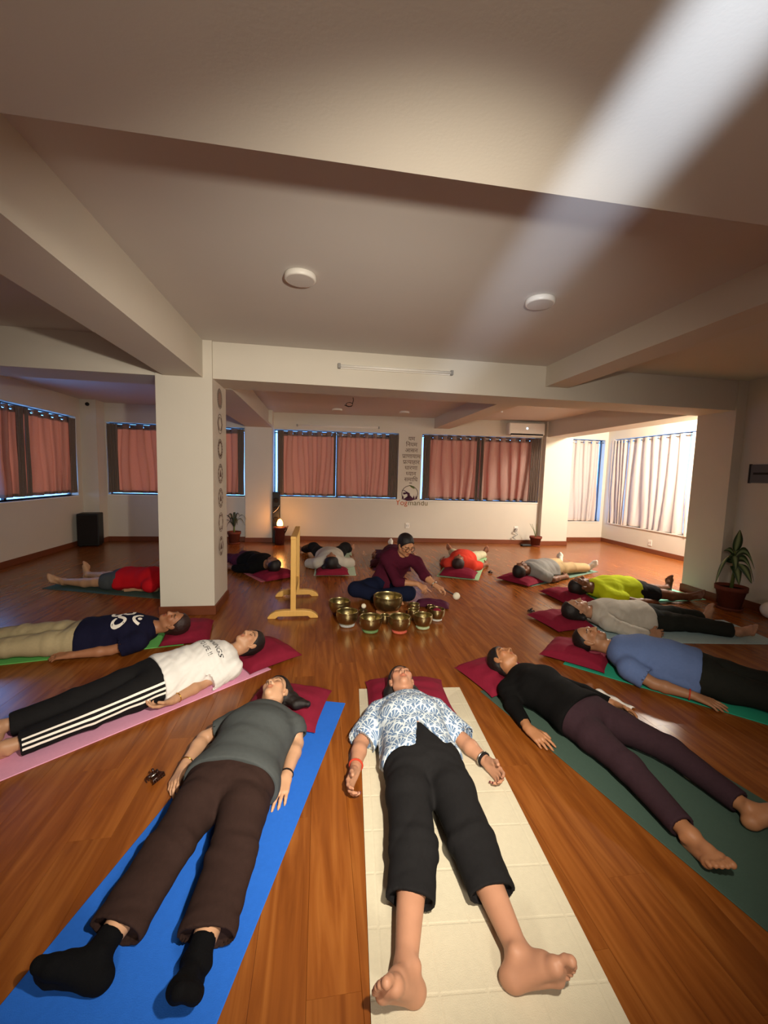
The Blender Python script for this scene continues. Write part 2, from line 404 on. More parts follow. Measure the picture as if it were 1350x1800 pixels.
# main back wall, a little out of square: u along it, from its left end
BW0 = Vector((-0.384, 9.06, 0)); BWD = Vector((0.9953, -0.09684, 0)); BWN = Vector((-0.09684, -0.9953, 0))
pA = BW0 + BWD*(-0.62); pB = BW0 + BWD*5.55
b, mBW = wall_boxes((pA.x, pA.y), (pB.x, pB.y), 0.2, 0, CEIL, [(0.62-0.62, 0.62+2.095, 0.955, 2.405), (0.62+2.61, 0.62+5.30, 0.955, 2.405)])
struct(b.build('wall_back', M['wall']))
window(mBW, 0.0, 2.715, 0.955, 2.405, [1.37]); window(mBW, 3.23, 5.92, 0.955, 2.405, [4.55])
def bw(u, z, d=0.0):                     # point on the back wall, d metres into the room
    p = BW0 + BWD*u + BWN*d; return Vector((p.x, p.y, z))
b, mBR = wall_boxes((5.3, 9.0), (6.9, 9.0), 0.2, 0, CEIL, [(0.34, 1.52, 0.49, 2.47)])
struct(b.build('wall_bay_back', M['wall'])); window(mBR, 0.34, 1.52, 0.49, 2.47, [])
b, mR = wall_boxes((6.9, 9.0), (6.9, 4.86), 0.2, 0, CEIL, [(0.2, 3.6, 0.49, 2.47)])
struct(b.build('wall_bay_right', M['wall'])); window(mR, 0.2, 3.6, 0.49, 2.47, [1.9])
struct(MB().box(5.45, 7.1, 4.66, 4.86, 0, CEIL).build('wall_bay_front', M['wall']))
struct(MB().box(5.17, 5.37, -2.5, 4.36, 0, CEIL).build('wall_right', M['wall']))
struct(MB().box(-4.9, 5.4, -2.7, -2.5, 0, CEIL).build('wall_front', M['wall']))
# columns and beams
struct(MB().box(-1.587, -1.063, 4.33, 4.92, 0, CEIL).build('trim_1', M['wall']))          # free-standing column
struct(MB().box(5.03, 5.46, 4.34, 4.86, 0, CEIL).build('trim_2', M['wall']))              # right pillar
struct(MB().box(-1.53, -0.99, 8.80, 9.25, 0, CEIL).build('trim_3', M['wall']))            # back-left pier
struct(MB().box(4.93, 5.58, 8.42, 9.1, 0, CEIL).build('trim_4', M['wall']))               # back-right pier
struct(MB().box(-4.5, -4.22, 8.62, 8.95, 0, CEIL).build('trim_5', M['wall']))             # left corner pier
MAINB = MB().box(-4.5, -1.587, 4.36, 4.84, BEAM, CEIL).box(-1.063, 5.03, 4.36, 4.84, BEAM, CEIL)
struct(MAINB.build('trim_6', M['wall']))                                                    # cross beam
struct(MB().box(-4.5, 5.17, 0.40, 1.28, BEAM, CEIL).build('trim_7', M['wall']))           # front cross beam
struct(MB().box(-1.515, -1.15, 1.28, 4.33, BEAM, CEIL).build('trim_8', M['wall']))        # left beam
struct(MB().box(-1.515, -1.063, 4.92, 8.80, BEAM, CEIL).build('trim_9', M['wall']))       # left beam, back half
struct(MB().box(-1.063, -0.985, 4.86, 8.80, BEAM, BEAM+0.05).build('trim_10', M['wall'])) # lip along it
struct(MB().box(2.50, 2.78, 1.28, 4.36, SIDEBEAM, CEIL).build('trim_11', M['wall']))      # right beam
struct(MB().box(2.47, 2.80, 4.84, 8.80, SIDEBEAM, CEIL).build('trim_12', M['wall']))      # right beam, back half
struct(MB().box(4.97, 5.42, 4.86, 8.42, 2.42, CEIL).build('trim_13', M['wall']))          # bay soffit

BB = 0.095
def skirting(name, p0, p1):
    bb, _ = wall_boxes(p0, p1, 0.014, 0.0, BB, []); return struct(bevel(bb.build(name, M['skirt']), 0.003, 1))
# baseboard sits on the room side: run the segments so that their thickness points into the room
skirting('baseboard_left', (-4.5, 8.62), (-4.5, -2.5))
skirting('baseboard_back_left', (-1.53, 8.93), (-4.22, 8.93))
skirting('baseboard_back', (pB.x-0.2, bw(5.34, 0).y), (-0.99, bw(-0.61, 0).y))
skirting('baseboard_bay_back', (6.9, 9.0), (5.58, 9.0))
skirting('baseboard_bay_right', (6.9, 4.86), (6.9, 9.0))
skirting('baseboard_right', (5.17, -2.5), (5.17, 4.34))
def skirt_box(name, x0, x1, y0, y1):
    t = 0.014
    o = struct(bevel(MB().box(x0-t, x1+t, y0-t, y1+t, 0, BB).build(name, M['skirt']), 0.003, 1)); return o
skirt_box('baseboard_column', -1.587, -1.063, 4.33, 4.92)
skirt_box('baseboard_pillar', 5.03, 5.15, 4.34, 4.86)
skirt_box('baseboard_pier_left', -1.53, -0.99, 8.80, 8.92)
skirt_box('baseboard_pier_right', 4.93, 5.58, 8.42, 8.6)
skirt_box('baseboard_corner', -4.49, -4.22, 8.62, 8.9)

# ------------------------------------------------------------------ curtains on rods
def rod(mtx, u0, u1, z, n0, label):
    t = thing('curtain_rod', label, 'curtain rod', mtx @ Vector(((u0+u1)/2, n0, z)), group='curtain rods')
    inv = Matrix.Translation(t.location).inverted()
    MB().tube([inv @ (mtx @ Vector((u0, n0, z))), inv @ (mtx @ Vector((u1, n0, z)))], 0.011, 8).build('pole', M['chrome'], t, True)
    for u in (u0+0.01, u1-0.01):
        MB().tube([inv @ (mtx @ Vector((u, n0, z))), inv @ (mtx @ Vector((u, n0, z+0.045))), inv @ (mtx @ Vector((u, n0+0.04, z+0.06)))], 0.008, 6).build('bracket', M['chrome'], t, True)
    return t
RING = MB().torus((0, 0, 0), (1, 0, 0), 0.021, 0.0055, 12, 5).mesh('eyelet', M['chrome'], True)
def curtain(mtx, u0, u1, z0, z1, folds, amp, n0, label, seed=0, taper=0.0, drift=0.0, lift=0.0, rodz=None, gather=(), fabric='curtain', band='lining'):
    """hanging eyelet curtain; u along the wall, n depth; 'drift' shifts the hem along u"""
    rnd = random.Random(seed)
    org = mtx @ Vector(((u0+u1)/2, n0, z0))
    t = thing('curtain', label, 'curtain', org, group='eyelet curtains')
    inv = Matrix.Translation(org).inverted()
    per = 10; nu = folds*per; rodz = rodz or z1-0.045
    zs = [z1, z1-0.03, z1-0.06, z1-0.10] + [z1-0.10 - (z1-0.10-z0-0.05)*k/7 for k in range(1, 8)] + [z0]
    ph = [rnd.uniform(-0.5, 0.5) for _ in range(6)]
    def pos(a, z):
        tt = (z1-z)/(z1-z0)
        jit = 0.25*math.sin(a*folds*1.7+ph[0])*tt + 0.2*math.sin(a*folds*0.9+ph[1]+3*tt)*tt
        A = amp*(1+0.35*math.sin(a*9+ph[2])*tt)*(1-taper*tt)
        o = A*math.sin(2*math.pi*(a*folds+jit)) + 0.25*A*math.sin(2*math.pi*(a*folds*2+ph[3]+tt))*tt
        u = u0 + (u1-u0)*a + drift*tt + 0.006*math.sin(a*31+ph[4])*tt - (u1-u0)/folds*0.105*math.sin(4*math.pi*(a*folds+jit))*min(1, a*12, (1-a)*12)
        return inv @ (mtx @ Vector((u, n0-o, z + lift*math.sin(a*7+ph[5])*max(0, tt-0.9)*10)))
    def sheet(ja, jb, off=0.0, holes=False):
        b = MB()
        for j in range(ja, jb+1):
            for i in range(nu+1):
                p = pos(i/nu, zs[j])
                b.v.append(p if not off else p + (mtx.to_3x3() @ Vector((0, off, 0))))
        for j in range(jb-ja):
            for i in range(nu):
                if holes and ja+j == 1 and i % (per//2) in (0, per//2-1): continue
                b.f.append((j*(nu+1)+i, j*(nu+1)+i+1, (j+1)*(nu+1)+i+1, (j+1)*(nu+1)+i))
        return b
    sheet(0, len(zs)-1, 0, True).build('fabric', M[fabric], t, True)
    sheet(0, 3, 0.006, True).build('header_band', M[band], t, True)
    sheet(len(zs)-2, len(zs)-1, 0.006).build('hem', M[band], t, True)
    for (g0, g1) in gather:                 # fabric pushed together at the end of the rod
        b = MB(); k_ = max(3, int((g1-g0)/0.028)); nn = k_*6
        for z in (z1-0.004, z1-0.5, z0+0.3, z0+0.004):
            for i in range(nn+1):
                a = i/nn; b.v.append(inv @ (mtx @ Vector((g0+(g1-g0)*a+0.004*math.sin(z*5+a*9), n0-0.062-0.018*math.sin(2*math.pi*a*k_)-0.006*math.sin(z*4+a*20), z))))
        b.f = [(j*(nn+1)+i, j*(nn+1)+i+1, (j+1)*(nn+1)+i+1, (j+1)*(nn+1)+i) for j in range(3) for i in range(nn)]
        b.build('gathered_edge', M['lining'], t, True)
    R3 = mtx.to_3x3()
    for i in range(1, folds*2):
        a = i/(folds*2); p = pos(a, rodz)
        s = (1 if i % 2 == 0 else -1)
        dirv = Vector((1.0, s*0.55, 0)); dirv = R3 @ dirv
        o = link('eyelet', RING, t, p); o.rotation_euler = dirv.to_track_quat('X', 'Z').to_euler()
    return t

n0 = 0.072
LU = lambda y: y+2.5
rod(mL, 7.72, 10.96, 2.335, n0, 'metal curtain rod across the left wall window')
curtain(mL, LU(5.22), LU(6.00), 1.00, 2.375, 4, 0.040, n0, 'added unseen curtain blocking sky light at the near end of the left wall window', 0)  # added out-of-view panel, cuts the sky light reaching the right wall
curtain(mL, LU(6.66), LU(7.12), 1.00, 2.375, 3, 0.040, n0, 'red-brown backlit curtain on the left wall, cut by the photo edge', 1, gather=[(LU(6.97), LU(7.12))])
curtain(mL, LU(7.15), LU(8.46), 1.00, 2.375, 5, 0.040, n0, 'red-brown backlit curtain on the left wall next to the corner with the black speaker', 2, gather=[(LU(7.15), LU(7.24)), (LU(8.28), LU(8.46))])
rod(mBL, 0.31, 2.925, 2.315, n0, 'metal curtain rod behind the free-standing column')
curtain(mBL, 0.32, 1.60, 0.982, 2.358, 5, 0.040, n0, 'backlit curtain left of the column, beside the black speaker', 3, gather=[(0.31, 0.50)])
curtain(mBL, 1.63, 2.92, 0.982, 2.358, 5, 0.040, n0, 'backlit curtain seen right of the column above the potted fern', 4, gather=[(2.80, 2.92)])
rod(mBW, 0.01, 2.70, 2.335, n0, 'metal curtain rod over the back window left of the wall lettering')
curtain(mBW, 0.09, 1.345, 0.982, 2.378, 6, 0.038, n0, 'backlit red-brown curtain above the glowing salt lamp', 5, gather=[(0.09, 0.22), (1.30, 1.345)])
curtain(mBW, 1.385, 2.71, 0.982, 2.378, 7, 0.040, n0, 'backlit red-brown curtain just left of the Devanagari lettering', 6, gather=[(2.50, 2.71)])
rod(mBW, 3.24, 5.91, 2.355, n0, 'metal curtain rod over the back window under the air conditioner')
curtain(mBW, 3.27, 4.53, 0.978, 2.392, 6, 0.042, n0, 'striped-lit curtain just right of the Devanagari lettering', 7, gather=[(3.27, 3.42), (4.46, 4.53)])
curtain(mBW, 4.55, 5.91, 0.978, 2.392, 6, 0.044, n0, 'striped-lit curtain under the air conditioner', 8, gather=[(4.55, 4.62), (5.70, 5.91)])
nb = 0.03
rod(mBR, 0.36, 1.50, 2.40, nb, 'short metal curtain rod in the bright bay corner')
curtain(mBR, 0.36, 1.38, 0.50, 2.445, 5, 0.036, nb, 'short brightly lit curtain on the back wall of the bay', 9, fabric='curtain_lit', band='curtain_lit')
rod(mR, 0.10, 3.62, 2.40, nb, 'long metal curtain rod on the right wall of the bay')
curtain(mR, 0.12, 0.62, 0.47, 2.445, 5, 0.040, nb, 'bunched lamp-lit curtain in the corner of the bay', 10, drift=0.05, fabric='curtain_lit', band='curtain_lit')
curtain(mR, 0.66, 2.20, 0.47, 2.445, 7, 0.030, nb, 'wide brightly lit curtain on the right wall of the bay', 11, lift=0.03, fabric='curtain_lit', band='curtain_lit')
curtain(mR, 2.24, 3.60, 0.47, 2.445, 6, 0.045, nb, 'lamp-lit curtain on the bay wall nearest the right pillar', 12, fabric='curtain_lit', band='curtain_lit')

# ------------------------------------------------------------------ fixtures on walls and ceiling
def tube_light(name, label, p0, p1, nrm):
    p0, p1, nrm = Vector(p0), Vector(p1), Vector(nrm); t = thing(name, label, 'light', (p0+p1)/2)
    d = (p1-p0).normalized(); up = Vector((0, 0, 1)); h = (p1-p0).length/2
    mt = Matrix((d, nrm, up)).transposed().to_4x4()
    hs_ = bevel(MB().box(-h, h, 0, 0.022, -0.022, 0.022, mt).build('housing', M['white_plastic'], t), 0.004)
    MB().tube([mt @ Vector((-h+0.02, 0.034, 0)), mt @ Vector((h-0.02, 0.034, 0))], 0.015, 10).build('tube', M['white_plastic'], t, True)
    for s in (-1, 1): bevel(MB().box(s*(h-0.012)-0.014, s*(h-0.012)+0.014, 0.0, 0.052, -0.024, 0.024, mt).build('end_cap', M['grey_plastic'], hs_), 0.003)
    return t
tube_light('tube_light', 'white switched-off tube light on the front of the cross beam', (0.17, 4.36, 2.60), (1.40, 4.36, 2.607), (0, -1, 0))
tube_light('tube_light', 'thin switched-off tube light on the back wall over the window', bw(-0.12, 2.50), bw(1.66, 2.505), BWN)
def disc_light(label, x, y):
    t = thing('ceiling_light', label, 'light', (x, y, CEIL), group='round ceiling lights')
    MB().lathe([(0.0, -0.001), (0.098, -0.001), (0.10, -0.006), (0.10, -0.030), (0.094, -0.036), (0.088, -0.036)], 32).build('rim', M['white_plastic'], t, True)
    MB().lathe([(0.088, -0.036), (0.05, -0.038), (0.0, -0.0385)], 32).build('diffuser', M['ceil'], t, True)
disc_light('round white ceiling light, the left one of the front pair', -0.14, 2.79)
disc_light('round white ceiling light, the right one by the light streak', 1.52, 2.79)
disc_light('small round ceiling light above the window left of the lettering', 0.32, 8.2)
disc_light('small round ceiling light straight above the wall lettering', 1.65, 8.1)
disc_light('small round ceiling light near the air conditioner', 3.3, 7.4)

# bare wire loop hanging from the back ceiling
t = thing('ceiling_wire', 'black bare wire loop hanging from the back ceiling', 'wire', (0.50, 6.9, CEIL))
pts = [(0.03+0.0, 0, 0), (0.035, 0, -0.05), (0.02, 0.01, -0.10)]
MB().tube(pts, 0.006, 6).build('wire', M['black_plastic'], t, True)
pts = [(0.02+0.055*math.cos(a)-0.05, 0.03*math.sin(a*0.7), -0.115+0.035*math.sin(a)) for a in [k*0.42 for k in range(15)]]
MB().tube(pts, 0.006, 6).build('loop', M['black_plastic'], t, True)
MB().tube([(-0.11, 0.01, -0.13), (-0.05, 0, -0.155), (0.01, 0, -0.145)], 0.006, 6).build('loose_end', M['black_plastic'], t, True)

# air conditioner
t = thing('air_conditioner', 'white split air conditioner high on the back wall at right', 'air conditioner', bw(4.87, 2.42, 0.0), math.atan2(BWD.y, BWD.x))
acb = bevel(MB().box(-0.40, 0.40, -0.215, -0.002, 0.02, 0.28).build('body', M['white_plastic'], t), 0.025, 3)
bevel(MB().box(-0.36, 0.36, -0.222, -0.18, 0.004, 0.045).build('outlet_slot', M['dark_gap'], acb), 0.004)
bevel(MB().box(-0.36, 0.36, -0.225, -0.20, -0.005, 0.012).build('louvre', M['white_plastic'], t), 0.004)
MB().ball((0.0, -0.216, 0.16), (0.022, 0.006, 0.022)).build('status_lamp', M['led'], acb, True)

# security camera in the left corner
t = thing('security_camera', 'small dark security camera high in the left back corner', 'camera', (-4.33, 8.62, 2.66))
MB().tube([(0, 0, 0.03), (0, -0.05, 0.02)], 0.014, 8).build('bracket', M['white_plastic'], t, True)
MB().ball((0.0, -0.07, 0.0), 0.035).build('lens_dome', M['black_plastic'], t, True)

# sockets
def socket(label, p, rz, cable=False):
    t = thing('wall_socket', label, 'socket', p, rz)
    plate = bevel(MB().box(-0.045, 0.045, -0.012, 0, -0.06, 0.06).build('plate', M['white_plastic'], t), 0.004)
    for sx in (-0.018, 0.018): MB().box(sx-0.005, sx+0.005, -0.0135, -0.011, -0.02, 0.02).build('slot', M['grey_plastic'], plate)
    if cable:
        plug = bevel(MB().box(-0.03, 0.02, -0.05, -0.012, -0.035, 0.02).build('plug', M['grey_plastic'], t), 0.006)
        pts = [(-0.01-0.05*math.sin(a*1.4)-0.02*a/6, -0.05-0.004*math.cos(a), -0.02-0.03*a) for a in [k*0.5 for k in range(15)]]
        MB().tube(pts, 0.008, 6).build('cable', M['grey_plastic'], plug, True)
    return t
bwr = math.atan2(BWD.y, BWD.x)
socket('white wall socket under the lettering behind the seated player', bw(2.343, 0.372), bwr)
socket('white wall socket with grey plug and cable under the striped-lit curtain', bw(4.833, 0.345), bwr, True)
socket('white wall socket under the bright bay window', (6.9, 7.49, 0.215), -math.pi/2)

# framed sign on the right wall, cut by the photo edge
t = thing('wall_sign', 'dark grey framed sign on the right wall at the photo edge', 'sign', (5.17, 4.0, 1.63))
bevel(MB().box(-0.02, 0, -0.33, 0.205, -0.11, 0.11).build('board', mat('sign_grey', '#5a5a5e', 0.5, 0.3, var=0.04), t), 0.003)
MB().box(-0.024, 0, 0.195, 0.213, -0.115, 0.115).build('frame_side', M['black_plastic'], t)
MB().box(-0.022, -0.0195, -0.30, 0.16, -0.012, 0.014).build('lettering', M['black_plastic'], t)

# ------------------------------------------------------------------ lettering and emblems on the back wall
def text_geo(s, size, extrude=0.0, spacing=1.0):
    cu_ = bpy.data.curves.new('t', 'FONT'); cu_.body = s; cu_.size = size; cu_.resolution_u = 3; cu_.space_character = spacing
    o = bpy.data.objects.new('t', cu_); COL.objects.link(o)
    bpy.context.view_layer.update()
    ev = o.evaluated_get(bpy.context.evaluated_depsgraph_get()); me = ev.to_mesh()
    v = [tuple(p.co) for p in me.vertices]; f = [tuple(p.vertices) for p in me.polygons]
    ev.to_mesh_clear(); bpy.data.objects.remove(o); bpy.data.curves.remove(cu_)
    return v, f
def clip_x(v, f, xmax):
    import bmesh
    bm = bmesh.new(); vs = [bm.verts.new(q) for q in v]
    for q in f:
        try: bm.faces.new([vs[i] for i in q])
        except ValueError: pass
    bmesh.ops.bisect_plane(bm, geom=bm.verts[:]+bm.edges[:]+bm.faces[:], plane_co=(xmax, 0, 0), plane_no=(1, 0, 0), clear_outer=True)
    bm.verts.index_update(); v2 = [tuple(q.co) for q in bm.verts]; f2 = [tuple(q.index for q in fc.verts) for fc in bm.faces]; bm.free(); return v2, f2
def row_geo(parts, size):
    """lay out pieces left to right; a piece is a string, or (string, fraction kept from the left)"""
    V = []; F = []; x = 0
    for p in parts:
        s, k = (p, 1.0) if isinstance(p, str) else p
        stroke = s.endswith('/'); s = s.rstrip('/')
        v, f = text_geo(s, size)
        if not v: continue
        mn = min(a[0] for a in v); mx = max(a[0] for a in v); mxk = mn + (mx-mn)*k
        if k < 1: v, f = clip_x(v, f, mxk)
        o = len(V); V += [(a[0]-mn+x, a[1], 0) for a in v]; F += [tuple(i+o for i in q) for q in f]
        if stroke:
            wd = mx-mn; o = len(V); h = size
            V += [(x+wd*0.72, h*0.16, 0), (x+wd*0.72, h*0.24, 0), (x+wd*0.25, h*0.0, 0), (x+wd*0.20, h*0.06, 0)]; F += [(o, o+1, o+3, o+2)]
        x += (mxk-mn)*(0.40 if s == 'ि' else 1) - size*0.012
    return V, F, x
def wall_geo(name, V, F, cu, z, material, parent, depth=0.003, ref=None):
    b = MB(); base = parent.location
    loc = lambda a: bw(cu+a[0], z+a[1], depth) - base
    n = len(V)
    b.v = [tuple(loc(a)) for a in V]; b.f = [tuple(reversed(q)) for q in F]
    # give the print a real edge
    b.v += [tuple(bw(cu+a[0], z+a[1], 0.0005) - base) for a in V]; b.f += [tuple(i+n for i in q) for q in F]
    return b.build(name, material, parent)
CU = 2.375
words = [['यम'], ['ि', 'नयम'], ['आसन'], ['प/', 'ाणायाम'], ['प/', ('त', 0.62), 'याहार'], ['धारणा'], [('ध', 0.66), 'यान'], ['समा', 'ि', 'ध']]
lt = thing('wall_lettering', 'brown Devanagari words stacked on the back wall between the windows', 'lettering', bw(CU, 1.9))
for i, wd in enumerate(words):
    z = 2.30 - i*0.1275
    V, F, wdt = row_geo(wd, 0.125)
    wall_geo('word', V, F, CU - wdt/2 + 0.004*i*0.5, z-0.045, M['print_brown'], lt)
V = [(-0.03, -0.008, 0), (0.03, -0.008, 0), (0.03, 0.008, 0), (-0.03, 0.008, 0)]
wall_geo('dash', V, [(0, 1, 2, 3)], CU+0.01, 1.325, M['print_brown'], lt)

lg = thing('wall_emblem', 'round emblem with arched figure above Yogmandu lettering on the back wall', 'emblem', bw(CU, 1.1))
EC = (CU+0.0, 1.085); ER = 0.185
def poly(name, pts, material):
    wall_geo(name, [(p[0], p[1], 0) for p in pts], [tuple(range(len(pts)))], EC[0], EC[1], material, lg)
arc = []
a0, a1 = math.radians(-32), math.radians(215); nseg = 40
for k in range(nseg+1):
    a = a0+(a1-a0)*k/nseg; arc.append((ER*math.cos(a), ER*math.sin(a), 0))
for k in range(nseg+1):
    a = a0+(a1-a0)*k/nseg; arc.append(((ER-0.012)*math.cos(a), (ER-0.012)*math.sin(a), 0))
wall_geo('ring', arc, [(k, k+1, nseg+2+k, nseg+1+k) for k in range(nseg)], EC[0], EC[1], M['print_dark'], lg)
poly('leaf', [(-0.03, 0.192), (0.02, 0.19), (0.075, 0.165), (0.115, 0.115), (0.075, 0.118), (0.025, 0.145)], M['print_green'])
poly('hill', [(-0.20, -0.125), (-0.13, -0.115), (-0.09, -0.085), (-0.03, -0.04), (0.02, -0.045), (0.075, -0.10), (0.19, -0.112), (0.10, -0.13), (0.03, -0.155), (-0.06, -0.16), (-0.12, -0.135)], M['print_plum'])
# figure in a backward arch: raised arm, head, trunk, leg
def ribbon(name, pts, wds, material):
    V = []; n = len(pts)
    for i, p in enumerate(pts):
        q = pts[min(i+1, n-1)]; r_ = pts[max(i-1, 0)]; dx, dy = q[0]-r_[0], q[1]-r_[1]; l = math.hypot(dx, dy) or 1
        V += [(p[0]-dy/l*wds[i]/2, p[1]+dx/l*wds[i]/2, 0), (p[0]+dy/l*wds[i]/2, p[1]-dx/l*wds[i]/2, 0)]
    wall_geo(name, V, [(2*i+1, 2*i+3, 2*i+2, 2*i) for i in range(n-1)], EC[0], EC[1], material, lg)
ribbon('raised_arm', [(-0.18, 0.075), (-0.12, 0.07), (-0.085, 0.045), (-0.075, 0.02)], [0.008, 0.014, 0.018, 0.02], M['print_plum'])
poly('head', [(-0.125+0.028*math.cos(a), 0.005+0.024*math.sin(a)) for a in [k*math.pi/6 for k in range(12)]], M['print_plum'])
ribbon('trunk', [(-0.115, 0.0), (-0.07, 0.022), (-0.03, 0.0), (-0.02, -0.05), (-0.03, -0.10)], [0.03, 0.05, 0.055, 0.06, 0.10], M['print_plum'])
poly('heart', [(-0.125, -0.065), (-0.135, -0.035), (-0.115, -0.03), (-0.10, -0.038), (-0.08, -0.022), (-0.06, -0.035), (-0.075, -0.055)], M['wall'])
for tx, th in ((0.09, 0.07), (0.145, 0.085), (-0.155, 0.06)):
    poly('pagoda', [(tx-0.022, -0.115), (tx-0.016, -0.075), (tx-0.024, -0.072), (tx-0.006, -0.055), (tx, -0.115+th+0.03), (tx+0.006, -0.055), (tx+0.024, -0.072), (tx+0.016, -0.075), (tx+0.022, -0.115)], M['print_plum'])
V, F = text_geo('Yog', 0.168); x1 = max(a[0] for a in V); wall_geo('word_yog', V, F, 2.062, 0.832, M['print_orange'], lg)
V, F = text_geo('mandu', 0.168); wall_geo('word_mandu', V, F, 2.062+x1+0.008, 0.832, M['print_olive'], lg)

# seven round emblems down the right face of the column
def col_pt(a, z, d=0.0025): return Vector((-1.063+d, 4.625+a, z))
names = ['crown', 'brow', 'throat', 'heart', 'navel', 'belly', 'root']
for i in range(7):
    z = 2.25 - i*0.2635
    t = thing('wall_emblem', 'round line emblem on the column side, number %s from the top' % ['one', 'two', 'three', 'four', 'five', 'six', 'seven'][i], 'emblem', (-1.063, 4.625, z))
    def ring(name, R, r, material=M['print_line']):
        v = []; f = []; n = 28
        for k in range(n):
            a = 2*math.pi*k/n
            v += [(0.003, R*math.cos(a), R*math.sin(a)), (0.003, (R-r)*math.cos(a), (R-r)*math.sin(a))]
        for k in range(n):
            j = (k+1) % n; f.append((2*k, 2*j, 2*j+1, 2*k+1))
        MB().add(v, f).build(name, material, t)
    ring('outer_ring', 0.105, 0.007)
    ring('inner_ring', 0.072 if i not in (2,) else 0.078, 0.005 if i != 2 else 0.016)
    petals = [24, 2, 16, 12, 10, 6, 4][i]
    b = MB()
    for k in range(petals):
        a = 2*math.pi*k/petals; w_ = math.pi/petals*0.8
        P = lambda r, q: (0.003, r*math.cos(q), r*math.sin(q))
        b.add([P(0.073, a-w_), P(0.086, a-w_*0.7), P(0.098, a), P(0.086, a+w_*0.7), P(0.073, a+w_), P(0.080, a)], [(0, 1, 2, 5), (5, 2, 3, 4)])
    b.build('petals', M['print_line'], t)
    if i in (3, 4, 6): MB().add([(0.0032, -0.045, -0.035), (0.0032, 0.045, -0.035), (0.0032, 0, 0.05)], [(0, 1, 2)]).build('triangle', M['print_line'], t)
    elif i == 0:
        MB().add([(0.0025, 0.07*math.cos(k*math.pi/8), 0.07*math.sin(k*math.pi/8)) for k in range(16)], [tuple(range(16))]).build('disc', mat('faded_plum', '#9c8478', 0.8, 0.1), t)
    else: MB().add([(0.0032, -0.018, -0.04), (0.0032, 0, -0.06), (0.0032, 0.018, -0.04), (0.0032, 0, -0.05)], [(0, 1, 2, 3)]).build('mark', M['print_line'], t)

